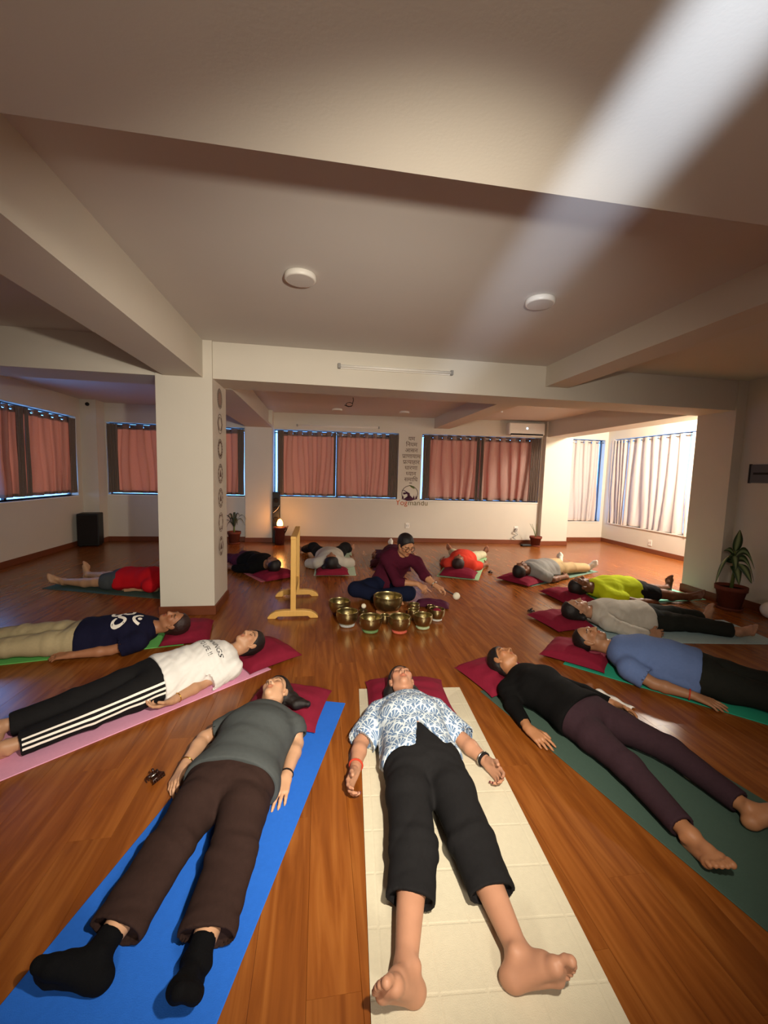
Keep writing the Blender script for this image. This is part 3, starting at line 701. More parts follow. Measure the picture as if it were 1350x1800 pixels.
# ------------------------------------------------------------------ figures: one continuous surface from a distance field
class SDF:
    def __init__(s, lo, hi, h):
        s.h = h; s.lo = np.asarray(lo, np.float32); n = np.maximum(2, np.ceil((np.asarray(hi)-s.lo)/h).astype(int)+1)
        s.n = n; s.ax = [(s.lo[i]+h*np.arange(n[i])).astype(np.float32) for i in range(3)]
        s.f = np.full(tuple(n), 0.25, np.float32)
    def win(s, lo, hi):
        a = np.clip(np.floor((np.asarray(lo)-s.lo)/s.h).astype(int), 0, s.n-1); b = np.clip(np.ceil((np.asarray(hi)-s.lo)/s.h).astype(int)+1, 1, s.n)
        if np.any(b <= a): return None
        return tuple(slice(a[i], b[i]) for i in range(3))
    def xyz(s, sl):
        return s.ax[0][sl[0]][:, None, None], s.ax[1][sl[1]][None, :, None], s.ax[2][sl[2]][None, None, :]
    def seg(s, a, b, ra, rb=None, side=None, k=0.015, cuts=(), sub=False, fn=None):
        """tapered (elliptical) capsule a->b; ra/rb = r or (r_side, r_up); cuts = [(point, outward normal)]"""
        a = np.asarray(a, float); b = np.asarray(b, float); rb = ra if rb is None else rb
        ra = (ra, ra) if np.isscalar(ra) else ra; rb = (rb, rb) if np.isscalar(rb) else rb
        rm = max(*ra, *rb) + k + 2.5*s.h
        sl = s.win(np.minimum(a, b)-rm, np.maximum(a, b)+rm)
        if sl is None: return
        X, Y, Z = s.xyz(sl); ab = b-a; L2 = float(ab@ab)
        px, py, pz = X-a[0], Y-a[1], Z-a[2]
        t = np.clip((px*ab[0]+py*ab[1]+pz*ab[2])/L2, 0, 1).astype(np.float32) if L2 > 1e-10 else np.zeros((1, 1, 1), np.float32)
        qx, qy, qz = px-t*ab[0], py-t*ab[1], pz-t*ab[2]
        if side is None and ra[0] == ra[1] and rb[0] == rb[1]:
            d = np.sqrt(qx*qx+qy*qy+qz*qz) - (ra[0]+(rb[0]-ra[0])*t)
        else:
            ax = ab/math.sqrt(L2) if L2 > 1e-10 else np.array([0, 1., 0]); sd = np.asarray(side, float); sd = sd-ax*(sd@ax); sd /= np.linalg.norm(sd); up = np.cross(ax, sd)
            u = qx*sd[0]+qy*sd[1]+qz*sd[2]; v = qx*up[0]+qy*up[1]+qz*up[2]; w_ = qx*ax[0]+qy*ax[1]+qz*ax[2]
            ru = ra[0]+(rb[0]-ra[0])*t; rv = ra[1]+(rb[1]-ra[1])*t; rw = np.minimum(ru, rv)
            iu, iv, iw = u/ru, v/rv, w_/rw
            k0 = np.sqrt(iu*iu+iv*iv+iw*iw); k1 = np.sqrt((iu/ru)**2+(iv/rv)**2+(iw/rw)**2)+1e-6
            d = np.where(k0 < 0.25, -0.75*rw, k0*(k0-1)/k1)
        for (p, nr) in cuts:
            d = np.maximum(d, (X-p[0])*nr[0]+(Y-p[1])*nr[1]+(Z-p[2])*nr[2])
        if fn is not None: d = np.maximum(d, fn(X, Y, Z))
        s.comb(sl, d, k, sub)
    def ell(s, c, r, axes=None, k=0.012, sub=False, fn=None):
        c = np.asarray(c, float); rm = max(r)+k+2.5*s.h; sl = s.win(c-rm, c+rm)
        if sl is None: return
        X, Y, Z = s.xyz(sl); px, py, pz = X-c[0], Y-c[1], Z-c[2]
        A = np.eye(3) if axes is None else axes
        q = [px*A[i][0]+py*A[i][1]+pz*A[i][2] for i in range(3)]
        k0 = np.sqrt(sum((q[i]/r[i])**2 for i in range(3))); k1 = np.sqrt(sum((q[i]/r[i]**2)**2 for i in range(3)))+1e-6
        d = np.where(k0 < 0.25, -0.75*min(r), k0*(k0-1)/k1)
        if fn is not None: d = np.maximum(d, fn(X, Y, Z))
        s.comb(sl, d, k, sub)
    def comb(s, sl, d, k, sub):
        f = s.f[sl]; d = d.astype(np.float32)
        if sub:
            a = -f; h = np.maximum(k-np.abs(a-d), 0); s.f[sl] = -(np.minimum(a, d)-h*h/(4*max(k, 1e-5)))
        else:
            h = np.maximum(k-np.abs(f-d), 0); s.f[sl] = np.minimum(f, d)-h*h/(4*max(k, 1e-5))
    def plane(s, p, nr):
        X, Y, Z = s.ax[0][:, None, None], s.ax[1][None, :, None], s.ax[2][None, None, :]
        s.f = np.maximum(s.f, ((X-p[0])*nr[0]+(Y-p[1])*nr[1]+(Z-p[2])*nr[2]).astype(np.float32))
    def wrinkle(s, amp, freq, seed, dirs=None):
        r = np.random.RandomState(seed); X, Y, Z = s.ax[0][:, None, None], s.ax[1][None, :, None], s.ax[2][None, None, :]
        tot = 0
        for i in range(4):
            d = r.normal(size=3); d /= np.linalg.norm(d); d2 = r.normal(size=3); fr = freq*(0.6+0.9*r.rand()); p1, p2 = r.rand(2)*6.28
            wob = np.sin((X*d2[0]+Y*d2[1]+Z*d2[2])*freq*0.35+p2)*1.6
            tot = tot + np.sin((X*d[0]+Y*d[1]+Z*d[2])*fr+p1+wob)/(1+0.4*i)
        near = np.exp(-(s.f/0.03)**2)
        s.f = s.f + (amp*0.5*(1-np.abs(tot)/1.6)*near).astype(np.float32)
    def crease(s, c, ax, sd, amp, wave, reach, skew, phase):
        """cloth bunched in rings round a limb near c"""
        c = np.asarray(c); r = 0.16+reach; sl = s.win(c-r, c+r)
        if sl is None: return
        X, Y, Z = s.xyz(sl); px, py, pz = X-c[0], Y-c[1], Z-c[2]
        v = px*ax[0]+py*ax[1]+pz*ax[2]; u = px*sd[0]+py*sd[1]+pz*sd[2]; d2 = px*px+py*py+pz*pz-v*v
        g = np.exp(-(v/reach)**2)*(d2 < 0.0225)
        w_ = np.sin(v*2*math.pi/wave + u*skew + 1.6*np.sin(u*22+phase) + phase)
        s.f[sl] = s.f[sl] - (amp*g*(0.6*w_+0.4*w_*np.abs(w_))).astype(np.float32)*np.exp(-(s.f[sl]/0.03)**2)
    def nets(s):
        f = s.f; f[0] = f[-1] = 0.2; f[:, 0] = f[:, -1] = 0.2; f[:, :, 0] = f[:, :, -1] = 0.2
        sg = f < 0; n = s.n
        def C(A, i, j, k): return A[i:n[0]-1+i, j:n[1]-1+j, k:n[2]-1+k]
        cnt = np.zeros(tuple(n-1), np.int8)
        for i in (0, 1):
            for j in (0, 1):
                for k in (0, 1): cnt += C(sg, i, j, k)
        act = (cnt > 0) & (cnt < 8); idx = np.argwhere(act)
        if len(idx) == 0: return np.zeros((0, 3)), np.zeros((0, 4), int)
        co = [(i, j, k) for i in (0, 1) for j in (0, 1) for k in (0, 1)]
        val = np.stack([f[idx[:, 0]+c[0], idx[:, 1]+c[1], idx[:, 2]+c[2]] for c in co], 1)
        acc = np.zeros((len(idx), 3)); num = np.zeros(len(idx))
        for a in range(8):
            for b in range(a+1, 8):
                ca, cb = np.array(co[a]), np.array(co[b])
                if np.abs(ca-cb).sum() != 1: continue
                x = (val[:, a] < 0) != (val[:, b] < 0); t = np.where(x, val[:, a]/np.where(x, val[:, a]-val[:, b], 1), 0)
                acc += np.where(x[:, None], ca[None]+t[:, None]*(cb-ca)[None], 0); num += x
        V = (idx+acc/num[:, None])*s.h + s.lo
        vid = np.full(tuple(n-1), -1, np.int32); vid[act] = np.arange(len(idx))
        F = []
        for axn in range(3):
            a1, a2 = (axn+1) % 3, (axn+2) % 3
            sA = [slice(None)]*3; sB = [slice(None)]*3; sA[axn] = slice(0, -1); sB[axn] = slice(1, None)
            A, B = sg[tuple(sA)], sg[tuple(sB)]; e = A != B
            ii = np.argwhere(e); ok = np.all(ii[:, [a1, a2]] >= 1, 1) & np.all(ii[:, [a1, a2]] < (n-1)[[a1, a2]], 1); ii = ii[ok]
            def g(o1, o2):
                q = ii.copy(); q[:, a1] -= o1; q[:, a2] -= o2; return vid[q[:, 0], q[:, 1], q[:, 2]]
            q = np.stack([g(1, 1), g(0, 1), g(0, 0), g(1, 0)], 1); pos = A[ii[:, 0], ii[:, 1], ii[:, 2]]
            F.append(np.where(pos[:, None], q, q[:, ::-1]))
        return V, np.concatenate(F)
    def build(s, name, material, parent, tint=None):
        V, F = s.nets()
        me = bpy.data.meshes.new(name)
        me.vertices.add(len(V)); me.vertices.foreach_set('co', V.astype(np.float32).ravel())
        me.loops.add(len(F)*4); me.loops.foreach_set('vertex_index', F.astype(np.int32).ravel())
        me.polygons.add(len(F)); me.polygons.foreach_set('loop_start', np.arange(0, len(F)*4, 4, dtype=np.int32))
        me.update(calc_edges=True); me.shade_smooth()
        if tint is not None:
            at = me.color_attributes.new('tint', 'FLOAT_COLOR', 'POINT'); at.data.foreach_set('color', tint(V).astype(np.float32).ravel())
        me.materials.append(material)
        return link(name, me, parent)

def un(v):
    v = np.asarray(v, float); return v/max(np.linalg.norm(v), 1e-9)
A3 = lambda *v: np.array(v, float)

def supine(h, pillow=0.085, leg=0.16, arm=0.30, turn=0.0):
    """joints of somebody lying on the back: x = own left, y = towards the head, z up; origin under the pelvis"""
    s = h/1.6; J = dict(h=h, s=s)
    J['pel'] = A3(0, 0, 0.115*s); J['neck'] = A3(0, 0.295*h, 0.125*s+0.02); J['head'] = A3(0, 0.415*h, 0.095*s+pillow)
    J['hf'] = A3(math.sin(turn), -0.10, math.cos(turn)); J['hu'] = A3(0, 1, 0.10)
    for q, sg in (('L', 1), ('R', -1)):
        J['sh'+q] = A3(sg*0.108*h, 0.268*h, 0.105*s); J['hip'+q] = A3(sg*0.058*h, -0.015*h, 0.108*s)
        J['kn'+q] = A3(sg*(0.058*h+leg*0.25*h), -0.255*h, 0.098*s); J['an'+q] = A3(sg*(0.058*h+leg*0.50*h), -0.49*h, 0.062*s)
        J['el'+q] = A3(sg*(0.108*h+arm*0.17*h+0.02), 0.268*h-0.165*h, 0.052*s); J['wr'+q] = A3(sg*(0.108*h+arm*0.33*h+0.03), -0.035*h, 0.045*s)
        J['tip'+q] = A3(sg*(0.108*h+arm*0.40*h+0.03), -0.135*h, 0.035*s)
        J['palm'+q] = A3(-sg*0.75, 0, -0.4); J['phi'+q] = 0.85; J['pf'+q] = 0.45; J['curl'+q] = 0.45
    return J

def head_axes(J):
    f = un(J['hf']); u = J['hu']-f*(J['hu']@f); u = un(u); x = np.cross(u, f); return x, f, u   # left, forward, up
def head_pt(J, p):
    x, f, u = head_axes(J); s = J['s']*J.get('hs', 1.0); return J['head'] + s*(x*p[0]+f*p[1]+u*p[2])

def add_head(F, J, fine=True):
    s = J['s']*J.get('hs', 1.0); x, f, u = head_axes(J); Ax = np.array([x, f, u]); P = lambda *p: head_pt(J, p)
    F.ell(P(0, -0.014, 0.032), (0.074*s, 0.093*s, 0.086*s), Ax, 0.01)
    F.ell(P(0, 0.030, -0.028), (0.060*s, 0.060*s, 0.070*s), Ax, 0.02*s)
    F.seg(P(-0.042, 0.01, -0.062), P(0, 0.060, -0.083), 0.024*s, 0.022*s, k=0.02*s); F.seg(P(0.042, 0.01, -0.062), P(0, 0.060, -0.083), 0.024*s, 0.022*s, k=0.02*s)
    F.ell(P(0, 0.068, -0.086), (0.020*s, 0.018*s, 0.017*s), Ax, 0.015*s)
    F.seg(P(-0.036, 0.070, 0.024), P(0.036, 0.070, 0.024), 0.015*s, k=0.015*s)
    for q in (-1, 1):
        F.ell(P(q*0.040, 0.058, -0.014), (0.024*s, 0.022*s, 0.022*s), Ax, 0.02*s)
        if fine:
            F.ell(P(q*0.032, 0.094, 0.004), (0.019*s, 0.016*s, 0.012*s), Ax, 0.012*s, sub=True)
            F.ell(P(q*0.031, 0.069, 0.003), (0.017*s, 0.015*s, 0.013*s), Ax, 0.004*s)
        F.ell(P(q*0.074, -0.004, -0.004), (0.010*s, 0.019*s, 0.031*s), Ax, 0.006*s)
        F.ell(P(q*0.070, 0.004, -0.034), (0.009*s, 0.010*s, 0.011*s), Ax, 0.006*s)
        F.ell(P(q*0.014, 0.088, -0.033), (0.010*s, 0.012*s, 0.009*s), Ax, 0.007*s)
        if fine: F.ell(P(q*0.0075, 0.098, -0.042), (0.0042*s, 0.007*s, 0.005*s), Ax, 0.002*s, sub=True)
    F.seg(P(0, 0.080, 0.014), P(0, 0.104, -0.028), 0.009*s, 0.0125*s, k=0.014*s)
    F.seg(P(-0.020, 0.074, -0.055), P(0, 0.086, -0.053), 0.007*s, 0.009*s, k=0.008*s); F.seg(P(0.020, 0.074, -0.055), P(0, 0.086, -0.053), 0.007*s, 0.009*s, k=0.008*s)
    F.seg(P(-0.016, 0.074, -0.066), P(0.016, 0.074, -0.066), 0.0095*s, k=0.008*s)
    nb = J['neck']; F.seg(P(0, -0.022, -0.05), nb+0.15*(P(0, 0, 0)-nb), 0.052*s, 0.056*s, k=0.03*s)

def hand(F, W, tip, palm, left, s, curl=0.45, fist=False, spread=0.10, nails=None, point=False):
    D = un(tip-W); Pn = palm-D*(palm@D); Pn = un(Pn); T = np.cross(D, Pn)*(-1 if left else 1)
    P = lambda d, t, n=0.0: W + s*(D*d+T*t+Pn*n)
    F.seg(P(-0.02, 0), P(0.02, 0), (0.027*s, 0.020*s), (0.030*s, 0.017*s), side=T, k=0.015*s)
    kn = [(0.088, 0.030), (0.092, 0.009), (0.087, -0.011), (0.079, -0.030)]
    for d, t in kn: F.seg(P(0.015, t*0.6, 0.0), P(d, t, 0.0), 0.015*s, 0.0115*s, k=0.012*s)
    F.seg(P(0.012, 0.022, 0.006), P(0.05, 0.040, 0.012), 0.016*s, 0.014*s, k=0.012*s)
    ln = [(0.036, 0.024, 0.018), (0.041, 0.027, 0.019), (0.038, 0.025, 0.018), (0.030, 0.019, 0.016)]
    for i, ((d, t), l) in enumerate(zip(kn, ln)):
        c = curl*(0.75+0.28*i); 
        if point and i == 0: c = 0.08
        fan = spread*(1.2-0.8*i); dr = un(D*math.cos(fan)+T*math.sin(fan)); p = P(d, t); an_ = 0.25*c
        for j, q in enumerate(l):
            an_ += c*(0.9 if j == 0 else 1.0 if j == 1 else 0.7) if j else 0.45*c
            v = dr*math.cos(an_)+Pn*math.sin(an_); p2 = p+v*q*s
            r0 = (0.0098-0.0012*j-0.0008*(i == 3))*s; F.seg(p, p2, r0, r0-0.0011*s, k=0.004*s); p = p2
        if nails is not None: nails.append((p - Pn*0.003*s*math.cos(an_), v, np.cross(v, T)))
    v1 = un(D*0.75+T*0.62+Pn*0.25); p = P(0.045, 0.040, 0.010); p2 = p+v1*0.034*s; F.seg(p, p2, 0.0125*s, 0.0108*s, k=0.006*s)
    v2 = un(D*0.95+T*0.15+Pn*0.45*(0.5+curl)); p3 = p2+v2*0.030*s; F.seg(p2, p3, 0.0108*s, 0.0092*s, k=0.004*s)
    if nails is not None: nails.append((p3, v2, T))

def foot_frame(J, q):
    sg = 1 if q == 'L' else -1; A_ = un(J['an'+q]-J['kn'+q])
    if 'toe'+q in J:
        T = un(J['toe'+q]); Sn = un(A_-T*(A_@T)) 
    else:
        front = J.get('front', A3(0, 0, 1)); front = un(front-A_*(front@A_)); lat = A3(sg, 0, 0); lat = un(lat-A_*(lat@A_)-front*(lat@front))
        ph, pf = J['phi'+q], J['pf'+q]; perp = front*math.cos(ph)+lat*math.sin(ph); T = perp*math.cos(pf)+A_*math.sin(pf); Sn = un(A_-T*(A_@T))
    Mv = np.cross(T, Sn)*(-1 if q == 'L' else 1)   # towards the big toe
    if J.get('flipfoot', False): Mv = -Mv
    return T, Mv, Sn

def add_foot(F, J, q, grow=0.0, toes=True):
    s = J['s']*J.get('fs', 1.0); T, Mv, Sn = foot_frame(J, q); O = J['an'+q]
    P = lambda t, m_, n: O + s*(T*t+Mv*m_+Sn*n); g = grow
    F.seg(O, P(-0.032, 0, 0.040), 0.034*s+g, 0.031*s+g, k=0.02*s)
    F.ell(P(-0.040, 0, 0.044), (0.034*s+g, 0.031*s+g, 0.030*s+g), np.array([T, Mv, Sn]), 0.012*s)
    F.seg(P(-0.03, -0.006, 0.05), P(0.095, -0.026, 0.058), 0.024*s+g, 0.017*s+g, k=0.02*s)
    F.seg(P(0.0, 0.004, 0.012), P(0.075, 0.012, 0.034), 0.033*s+g, 0.024*s+g, k=0.02*s)
    F.seg(P(-0.02, 0.004, 0.05), P(0.108, 0.024, 0.054), 0.024*s+g, 0.021*s+g, k=0.02*s)
    F.seg(P(0.108, 0.026, 0.052), P(0.092, -0.030, 0.056), 0.0205*s+g, 0.016*s+g, k=0.016*s)
    F.seg(P(0.07, 0.010, 0.036), P(0.115, 0.0, 0.050), 0.024*s+g, 0.015*s+g, k=0.016*s)
    for m_ in (-0.032, 0.032): F.ell(P(-0.004, m_, 0.004), (0.014*s+g,)*3, None, 0.015*s)
    if toes:
        for m_, t, l, r in ((0.031, 0.120, 0.040, 0.0135), (0.010, 0.124, 0.034, 0.0092), (-0.006, 0.119, 0.029, 0.0088), (-0.020, 0.110, 0.025, 0.0084), (-0.033, 0.098, 0.022, 0.0084)):
            a = P(t-0.016, m_*0.9, 0.050); b = P(t+l*0.6, m_*1.05, 0.047); c = P(t+l, m_*1.05, 0.054)
            F.seg(a, b, r*s*0.95, r*s*0.9, k=0.006*s); F.seg(b, c, r*s*0.95, r*s*1.08, k=0.004*s)
    else:
        F.seg(P(0.105, 0.024, 0.052), P(0.145, 0.016, 0.052), 0.020*s+g, 0.014*s+g, k=0.016*s); F.seg(P(0.095, -0.022, 0.055), P(0.120, -0.022, 0.054), 0.016*s+g, 0.012*s+g, k=0.016*s)
        F.seg(P(0.145, 0.014, 0.052), P(0.120, -0.024, 0.054), 0.014*s+g, 0.012*s+g, k=0.016*s)

def torso_rings(J):
    """(t along pelvis->neck, half width, half depth) of the bare trunk"""
    b = J.get('bulk', 1.0); be = J.get('belly', 0.0); w_ = J.get('fem', 0.0)
    return [(-0.10, 0.152+0.012*w_, 0.098), (0.0, 0.160+0.014*w_, 0.106+0.3*be), (0.32, 0.140-0.006*w_, 0.098+be), (0.66, 0.152-0.004*w_, 0.106+0.25*be), (0.90, 0.140-0.008*w_, 0.082)]
def trunk_pts(J):
    side = un(J['shL']-J['shR']); ax = J['neck']-J['pel']; return side, ax
def add_trunk(F, J, gw=0.0, gd=0.0, t0=None, t1=None, k=0.04, cuts=(), fn=None):
    s = J['s']; b = J.get('bulk', 1.0); side, ax = trunk_pts(J); R = torso_rings(J); bend = J.get('bend', A3(0, 0, 0))
    sh0 = un(J['hipL']-J['hipR'])
    def at(t): return J['pel']+ax*t + bend*math.sin(math.pi*min(max(t, 0), 1))
    if t0 is not None:
        Rn = [r for r in R if r[0] > t0+0.02]; lo = [r for r in R if r[0] <= t0+0.02]; base = lo[-1] if lo else R[0]; R = [(t0, base[1], base[2])]+Rn
    for a, c in zip(R[:-1], R[1:]):
        sd = side*(0.5*(a[0]+c[0])) + sh0*(1-0.5*(a[0]+c[0]))
        F.seg(at(a[0]), at(c[0]), (a[1]*s*b+gw, a[2]*s*b+gd), (c[1]*s*b+gw, c[2]*s*b+gd), side=sd, k=k*s, cuts=cuts, fn=fn)
    return at

SKIN = {'light': '#c08a66', 'mid': '#a06a48', 'tan': '#96603e', 'dark': '#6e432c', 'fair': '#cf9a78'}

def bounds(J, keys, pad):
    P = np.array([J[k] for k in keys]); return P.min(0)-pad, P.max(0)+pad

def build_person(root, J, res, spec):
    s = J['s']; h = J['h']; zf = spec.get('floor', 0.0015); fine = res <= 0.0065
    allk = ['head', 'neck', 'pel'] + [k+q for k in ('sh', 'el', 'wr', 'tip', 'hip', 'kn', 'an') for q in 'LR']
    lo, hi = bounds(J, allk, 0.22*s); lo[2] = max(lo[2], -0.01 if spec.get('clipfloor', True) else lo[2])
    F = SDF(lo, hi, res)
    add_trunk(F, J, -0.004, -0.004)
    ax = J['neck']-J['pel']
    F.seg(J['pel']+ax*0.88, J['neck'], (0.09*s, 0.06*s), 0.058*s, side=un(J['shL']-J['shR']), k=0.04*s)
    nails = [] if spec.get('nails') else None
    for q in 'LR':
        b = J.get('bulk', 1.0); ab = J.get('armb', 1.0)
        F.seg(J['neck']*0.75+J['sh'+q]*0.25, J['sh'+q], 0.050*s, 0.056*s*ab, k=0.03*s)
        m1 = J['sh'+q]+(J['el'+q]-J['sh'+q])*0.4
        F.seg(J['sh'+q], m1, 0.052*s*ab, 0.047*s*ab, k=0.02*s); F.seg(m1, J['el'+q], 0.047*s*ab, 0.037*s*ab, k=0.02*s)
        m2 = J['el'+q]+(J['wr'+q]-J['el'+q])*0.3
        F.seg(J['el'+q], m2, 0.038*s*ab, 0.040*s*ab, k=0.015*s); F.seg(m2, J['wr'+q], 0.040*s*ab, 0.0255*s*ab, k=0.015*s)
        hand(F, J['wr'+q], J['tip'+q], J['palm'+q], q == 'L', s*J.get('hands', 1.0), J['curl'+q], nails=nails, point=(spec.get('point') == q))
        m3 = J['hip'+q]+(J['kn'+q]-J['hip'+q])*0.35
        F.seg(J['hip'+q], m3, 0.088*s*b, 0.078*s*b, k=0.03*s); F.seg(m3, J['kn'+q], 0.078*s*b, 0.054*s, k=0.02*s)
        m4 = J['kn'+q]+(J['an'+q]-J['kn'+q])*0.32
        bk = -un(J.get('front', A3(0, 0, 1)))*0.010*s
        F.seg(J['kn'+q], m4+bk, 0.053*s, 0.054*s, k=0.02*s); F.seg(m4+bk, J['an'+q], 0.054*s, 0.034*s, k=0.02*s)
        add_foot(F, J, q, toes=not spec.get('socks'))
    add_head(F, J, fine)
    if spec.get('clipfloor', True): F.plane((0, 0, zf), (0, 0, -1))
    x, f, u = head_axes(J); hs = s*J.get('hs', 1.0); base = np.array(lin(spec.get('skin') if spec.get('skin', '').startswith('#') else SKIN[spec.get('skin', 'mid')]))
    def tint(V):
        d = V-J['head']; a = d@x/hs; b_ = d@f/hs; c = d@u/hs
        C = np.tile(np.append(base, 1.0), (len(V), 1)); near = (np.abs(a) < 0.08) & (b_ > 0.04) & (np.abs(c) < 0.12)
        lip = near & (np.abs(a) < 0.024-0.25*np.abs(c+0.060)) & (c > -0.0745) & (c < -0.0465); C[lip, :3] = base*np.array([0.86, 0.60, 0.58])
        br = near & (np.abs(c-(0.027-2.2*(np.abs(a)-0.03)**2*6)) < 0.0048) & (np.abs(a) > 0.013) & (np.abs(a) < 0.052); C[br, :3] = base*0.22
        ls = near & (np.abs(c-(-0.003+6*(np.abs(a)-0.032)**2)) < 0.0027) & (np.abs(a) > 0.016) & (np.abs(a) < 0.049); C[ls, :3] = base*0.25
        no = near & (np.abs(np.abs(a)-0.0075) < 0.0035) & (c < -0.036) & (c > -0.048) & (b_ > 0.088); C[no, :3] = base*0.2
        ck = near & (np.hypot(np.abs(a)-0.042, c+0.022) < 0.022); C[ck, :3] *= np.array([1.03, 0.93, 0.90])
        if spec.get('beard'):
            bd = near & (c < -0.045) & ~lip; C[bd, :3] *= 0.72
        return C
    F.build('body', M['skin'], root, tint)
    if nails:
        b = MB()
        for p, v, n_ in nails:
            if p[2] > zf+0.004: b.ball((p[0], p[1], max(p[2], zf+0.0065)), 0.0055*s, 8, 6)
        b.build('fingernails', spec['nails'], root, True)['kind'] = 'stuff'

    # ---- hair
    hr = spec.get('hair', {})
    hp = lambda *p: head_pt(J, p); hl, hh = J['head']-0.33*hs, J['head']+0.33*hs
    G = SDF(hl, hh, max(res, 0.004)); g = hr.get('grow', 0.009); line = hr.get('line', 0.012); slope = hr.get('slope', 0.55)
    pf_ = hp(0, line, 0); nrm = un(f-slope*u)
    G.ell(hp(0, -0.016, 0.033), ((0.075+g)*hs, (0.094+g)*hs, (0.087+g)*hs), np.array([x, f, u]), 0.005, fn=lambda X, Y, Z: (X-pf_[0])*nrm[0]+(Y-pf_[1])*nrm[1]+(Z-pf_[2])*nrm[2])
    if hr.get('nape', True): G.seg(hp(0, -0.055, 0.0), hp(0, -0.055, -0.055), 0.055*hs, 0.045*hs, k=0.03*hs)
    for pts, r in hr.get('locks', ()):
        for a, b in zip(pts[:-1], pts[1:]): G.seg(hp(*a), hp(*b), r*hs, r*hs*0.85, k=0.03*hs)
    if fine: G.wrinkle(0.004, 120, 5)
    zp = spec.get('pillowz', 0.0)
    if spec.get('clipfloor', True): G.plane((0, 0, max(zf, zp)), (0, 0, -1))
    G.build('hair', M[spec.get('haircol', 'hair')], root)

    # ---- upper garment
    tp = spec['top']; cres = spec.get('cres', max(res, 0.006))
    keys = ['neck', 'pel', 'shL', 'shR', 'elL', 'elR', 'wrL', 'wrR', 'hipL', 'hipR']; lo, hi = bounds(J, keys, 0.21*s)
    G = SDF(lo, hi, cres); side = un(J['shL']-J['shR']); axn = un(ax); L = np.linalg.norm(ax); gw, gd = tp.get('gw', 0.016)+0.008, tp.get('gd', 0.012)+0.007
    t0 = tp.get('hem', -0.08); P0 = J['pel']+ax*t0; fn = None
    if tp.get('hemfn'):
        hf_ = tp['hemfn']; pz, sx_ = J['pel'], side
        def fn(X, Y, Z):
            u_ = (X-pz[0])*sx_[0]+(Y-pz[1])*sx_[1]+(Z-pz[2])*sx_[2]; v_ = (X-pz[0])*axn[0]+(Y-pz[1])*axn[1]+(Z-pz[2])*axn[2]
            return (hf_(u_, Z)-v_)*0.7
    sl = tp.get('sleeve', 0.55); sr = tp.get('sr', (0.070, 0.064))
    for q in 'LR':
        G.seg(J['neck']*0.72+J['sh'+q]*0.28, J['sh'+q], 0.058*s+gd*0.4, 0.058*s+gd*0.6, k=0.035*s)
        a, b, c = J['sh'+q], J['el'+q], J['wr'+q]
        if sl <= 1.0:
            e = a+(b-a)*sl; d = un(b-a)
            if tp.get('sq'): d = un(d+tp['sq']*A3(0, 1, 0))
            G.seg(a, a+(b-a)*(sl+0.12), sr[0]*s, sr[1]*s, k=0.03*s, cuts=((e, d),))
            G.seg(e-d*0.05, e+d*0.10, (sr[1]-0.011)*s, (sr[1]-0.009)*s, k=0.002, sub=True, cuts=((e-d*0.022, -d),))
        else:
            G.seg(a, b, sr[0]*s, sr[1]*s, k=0.03*s); e = b+(c-b)*(sl-1); d = un(c-b); sc = tp.get('cuff', 0.036)
            G.seg(b, b+(c-b)*(sl-1+0.1), sr[1]*s, sc*s, k=0.02*s, cuts=((e, d),))
            G.seg(e-d*0.05, e+d*0.08, (sc-0.006)*s, (sc-0.004)*s, k=0.002, sub=True, cuts=((e-d*0.015, -d),))
    add_trunk(G, J, gw, gd, t0=t0-0.06, k=0.04, cuts=() if fn else ((P0, -axn),), fn=fn)
    fr = np.cross(side, axn); fr = -fr if fr@J.get('front', A3(0, 0, 1)) < 0 else fr
    if tp.get('bust'):
        for sg in (-1, 1): G.ell(J['pel']+ax*0.70+side*sg*0.068*s+fr*0.070*s, (0.066*s, 0.062*s, tp['bust']*s), np.array([side, axn, fr]), 0.05*s)
    nc = J['neck']+ax*tp.get('neckup', 0.02)
    G.seg(J['pel']+ax*0.85, J['neck'], (0.10*s+gw, 0.066*s+gd), 0.066*s+gd*0.6, side=side, k=0.04*s, cuts=((nc, un(axn+fr*tp.get('scoop', 0.35))),))
    G.seg(J['neck'], J['neck']+axn*0.2*s, 0.064*s, 0.064*s, k=0.008, sub=True, cuts=())
    if tp.get('drape'):     # cloth falling to the mat beside the body
        dz = tp['drape']; G.seg(P0+ax*0.02-fr*0.055*s, J['pel']+ax*0.75-fr*0.03*s, (0.165*s+gw+dz, 0.045*s), (0.14*s+gw, 0.05*s), side=side, k=0.05*s, cuts=() if fn else ((P0, -axn),), fn=fn)
    G.wrinkle(tp.get('fold', 0.006), tp.get('ff', 34), spec.get('seed', 1))
    tz = tp.get('crease', 0.0011)
    G.crease(J['pel']+ax*0.28, axn, side, tz, 0.07, 0.16*s, 6, spec.get('seed', 1)); 
    for q in 'LR': G.crease(J['sh'+q]+(J['el'+q]-J['sh'+q])*0.35, un(J['el'+q]-J['sh'+q]), side, tz*1.1, 0.045, 0.08, 10, spec.get('seed', 1)+2)
    if spec.get('clipfloor', True): G.plane((0, 0, zf), (0, 0, -1))
    top = G.build(tp.get('name', 't_shirt').replace('t_shirt', 'shirt'), tp['mat'], root)

    # ---- trousers or shorts
    bt = spec['legs']; keys = ['pel', 'hipL', 'hipR', 'knL', 'knR', 'anL', 'anR']; lo, hi = bounds(J, keys, 0.24*s)
    G = SDF(lo, hi, cres); tw = bt.get('waist', 0.16); pw = J['pel']+ax*tw; gl = bt.get('g', 0.012)
    R = torso_rings(J); b = J.get('bulk', 1.0); sh0 = un(J['hipL']-J['hipR'])
    be_ = J.get('belly', 0)
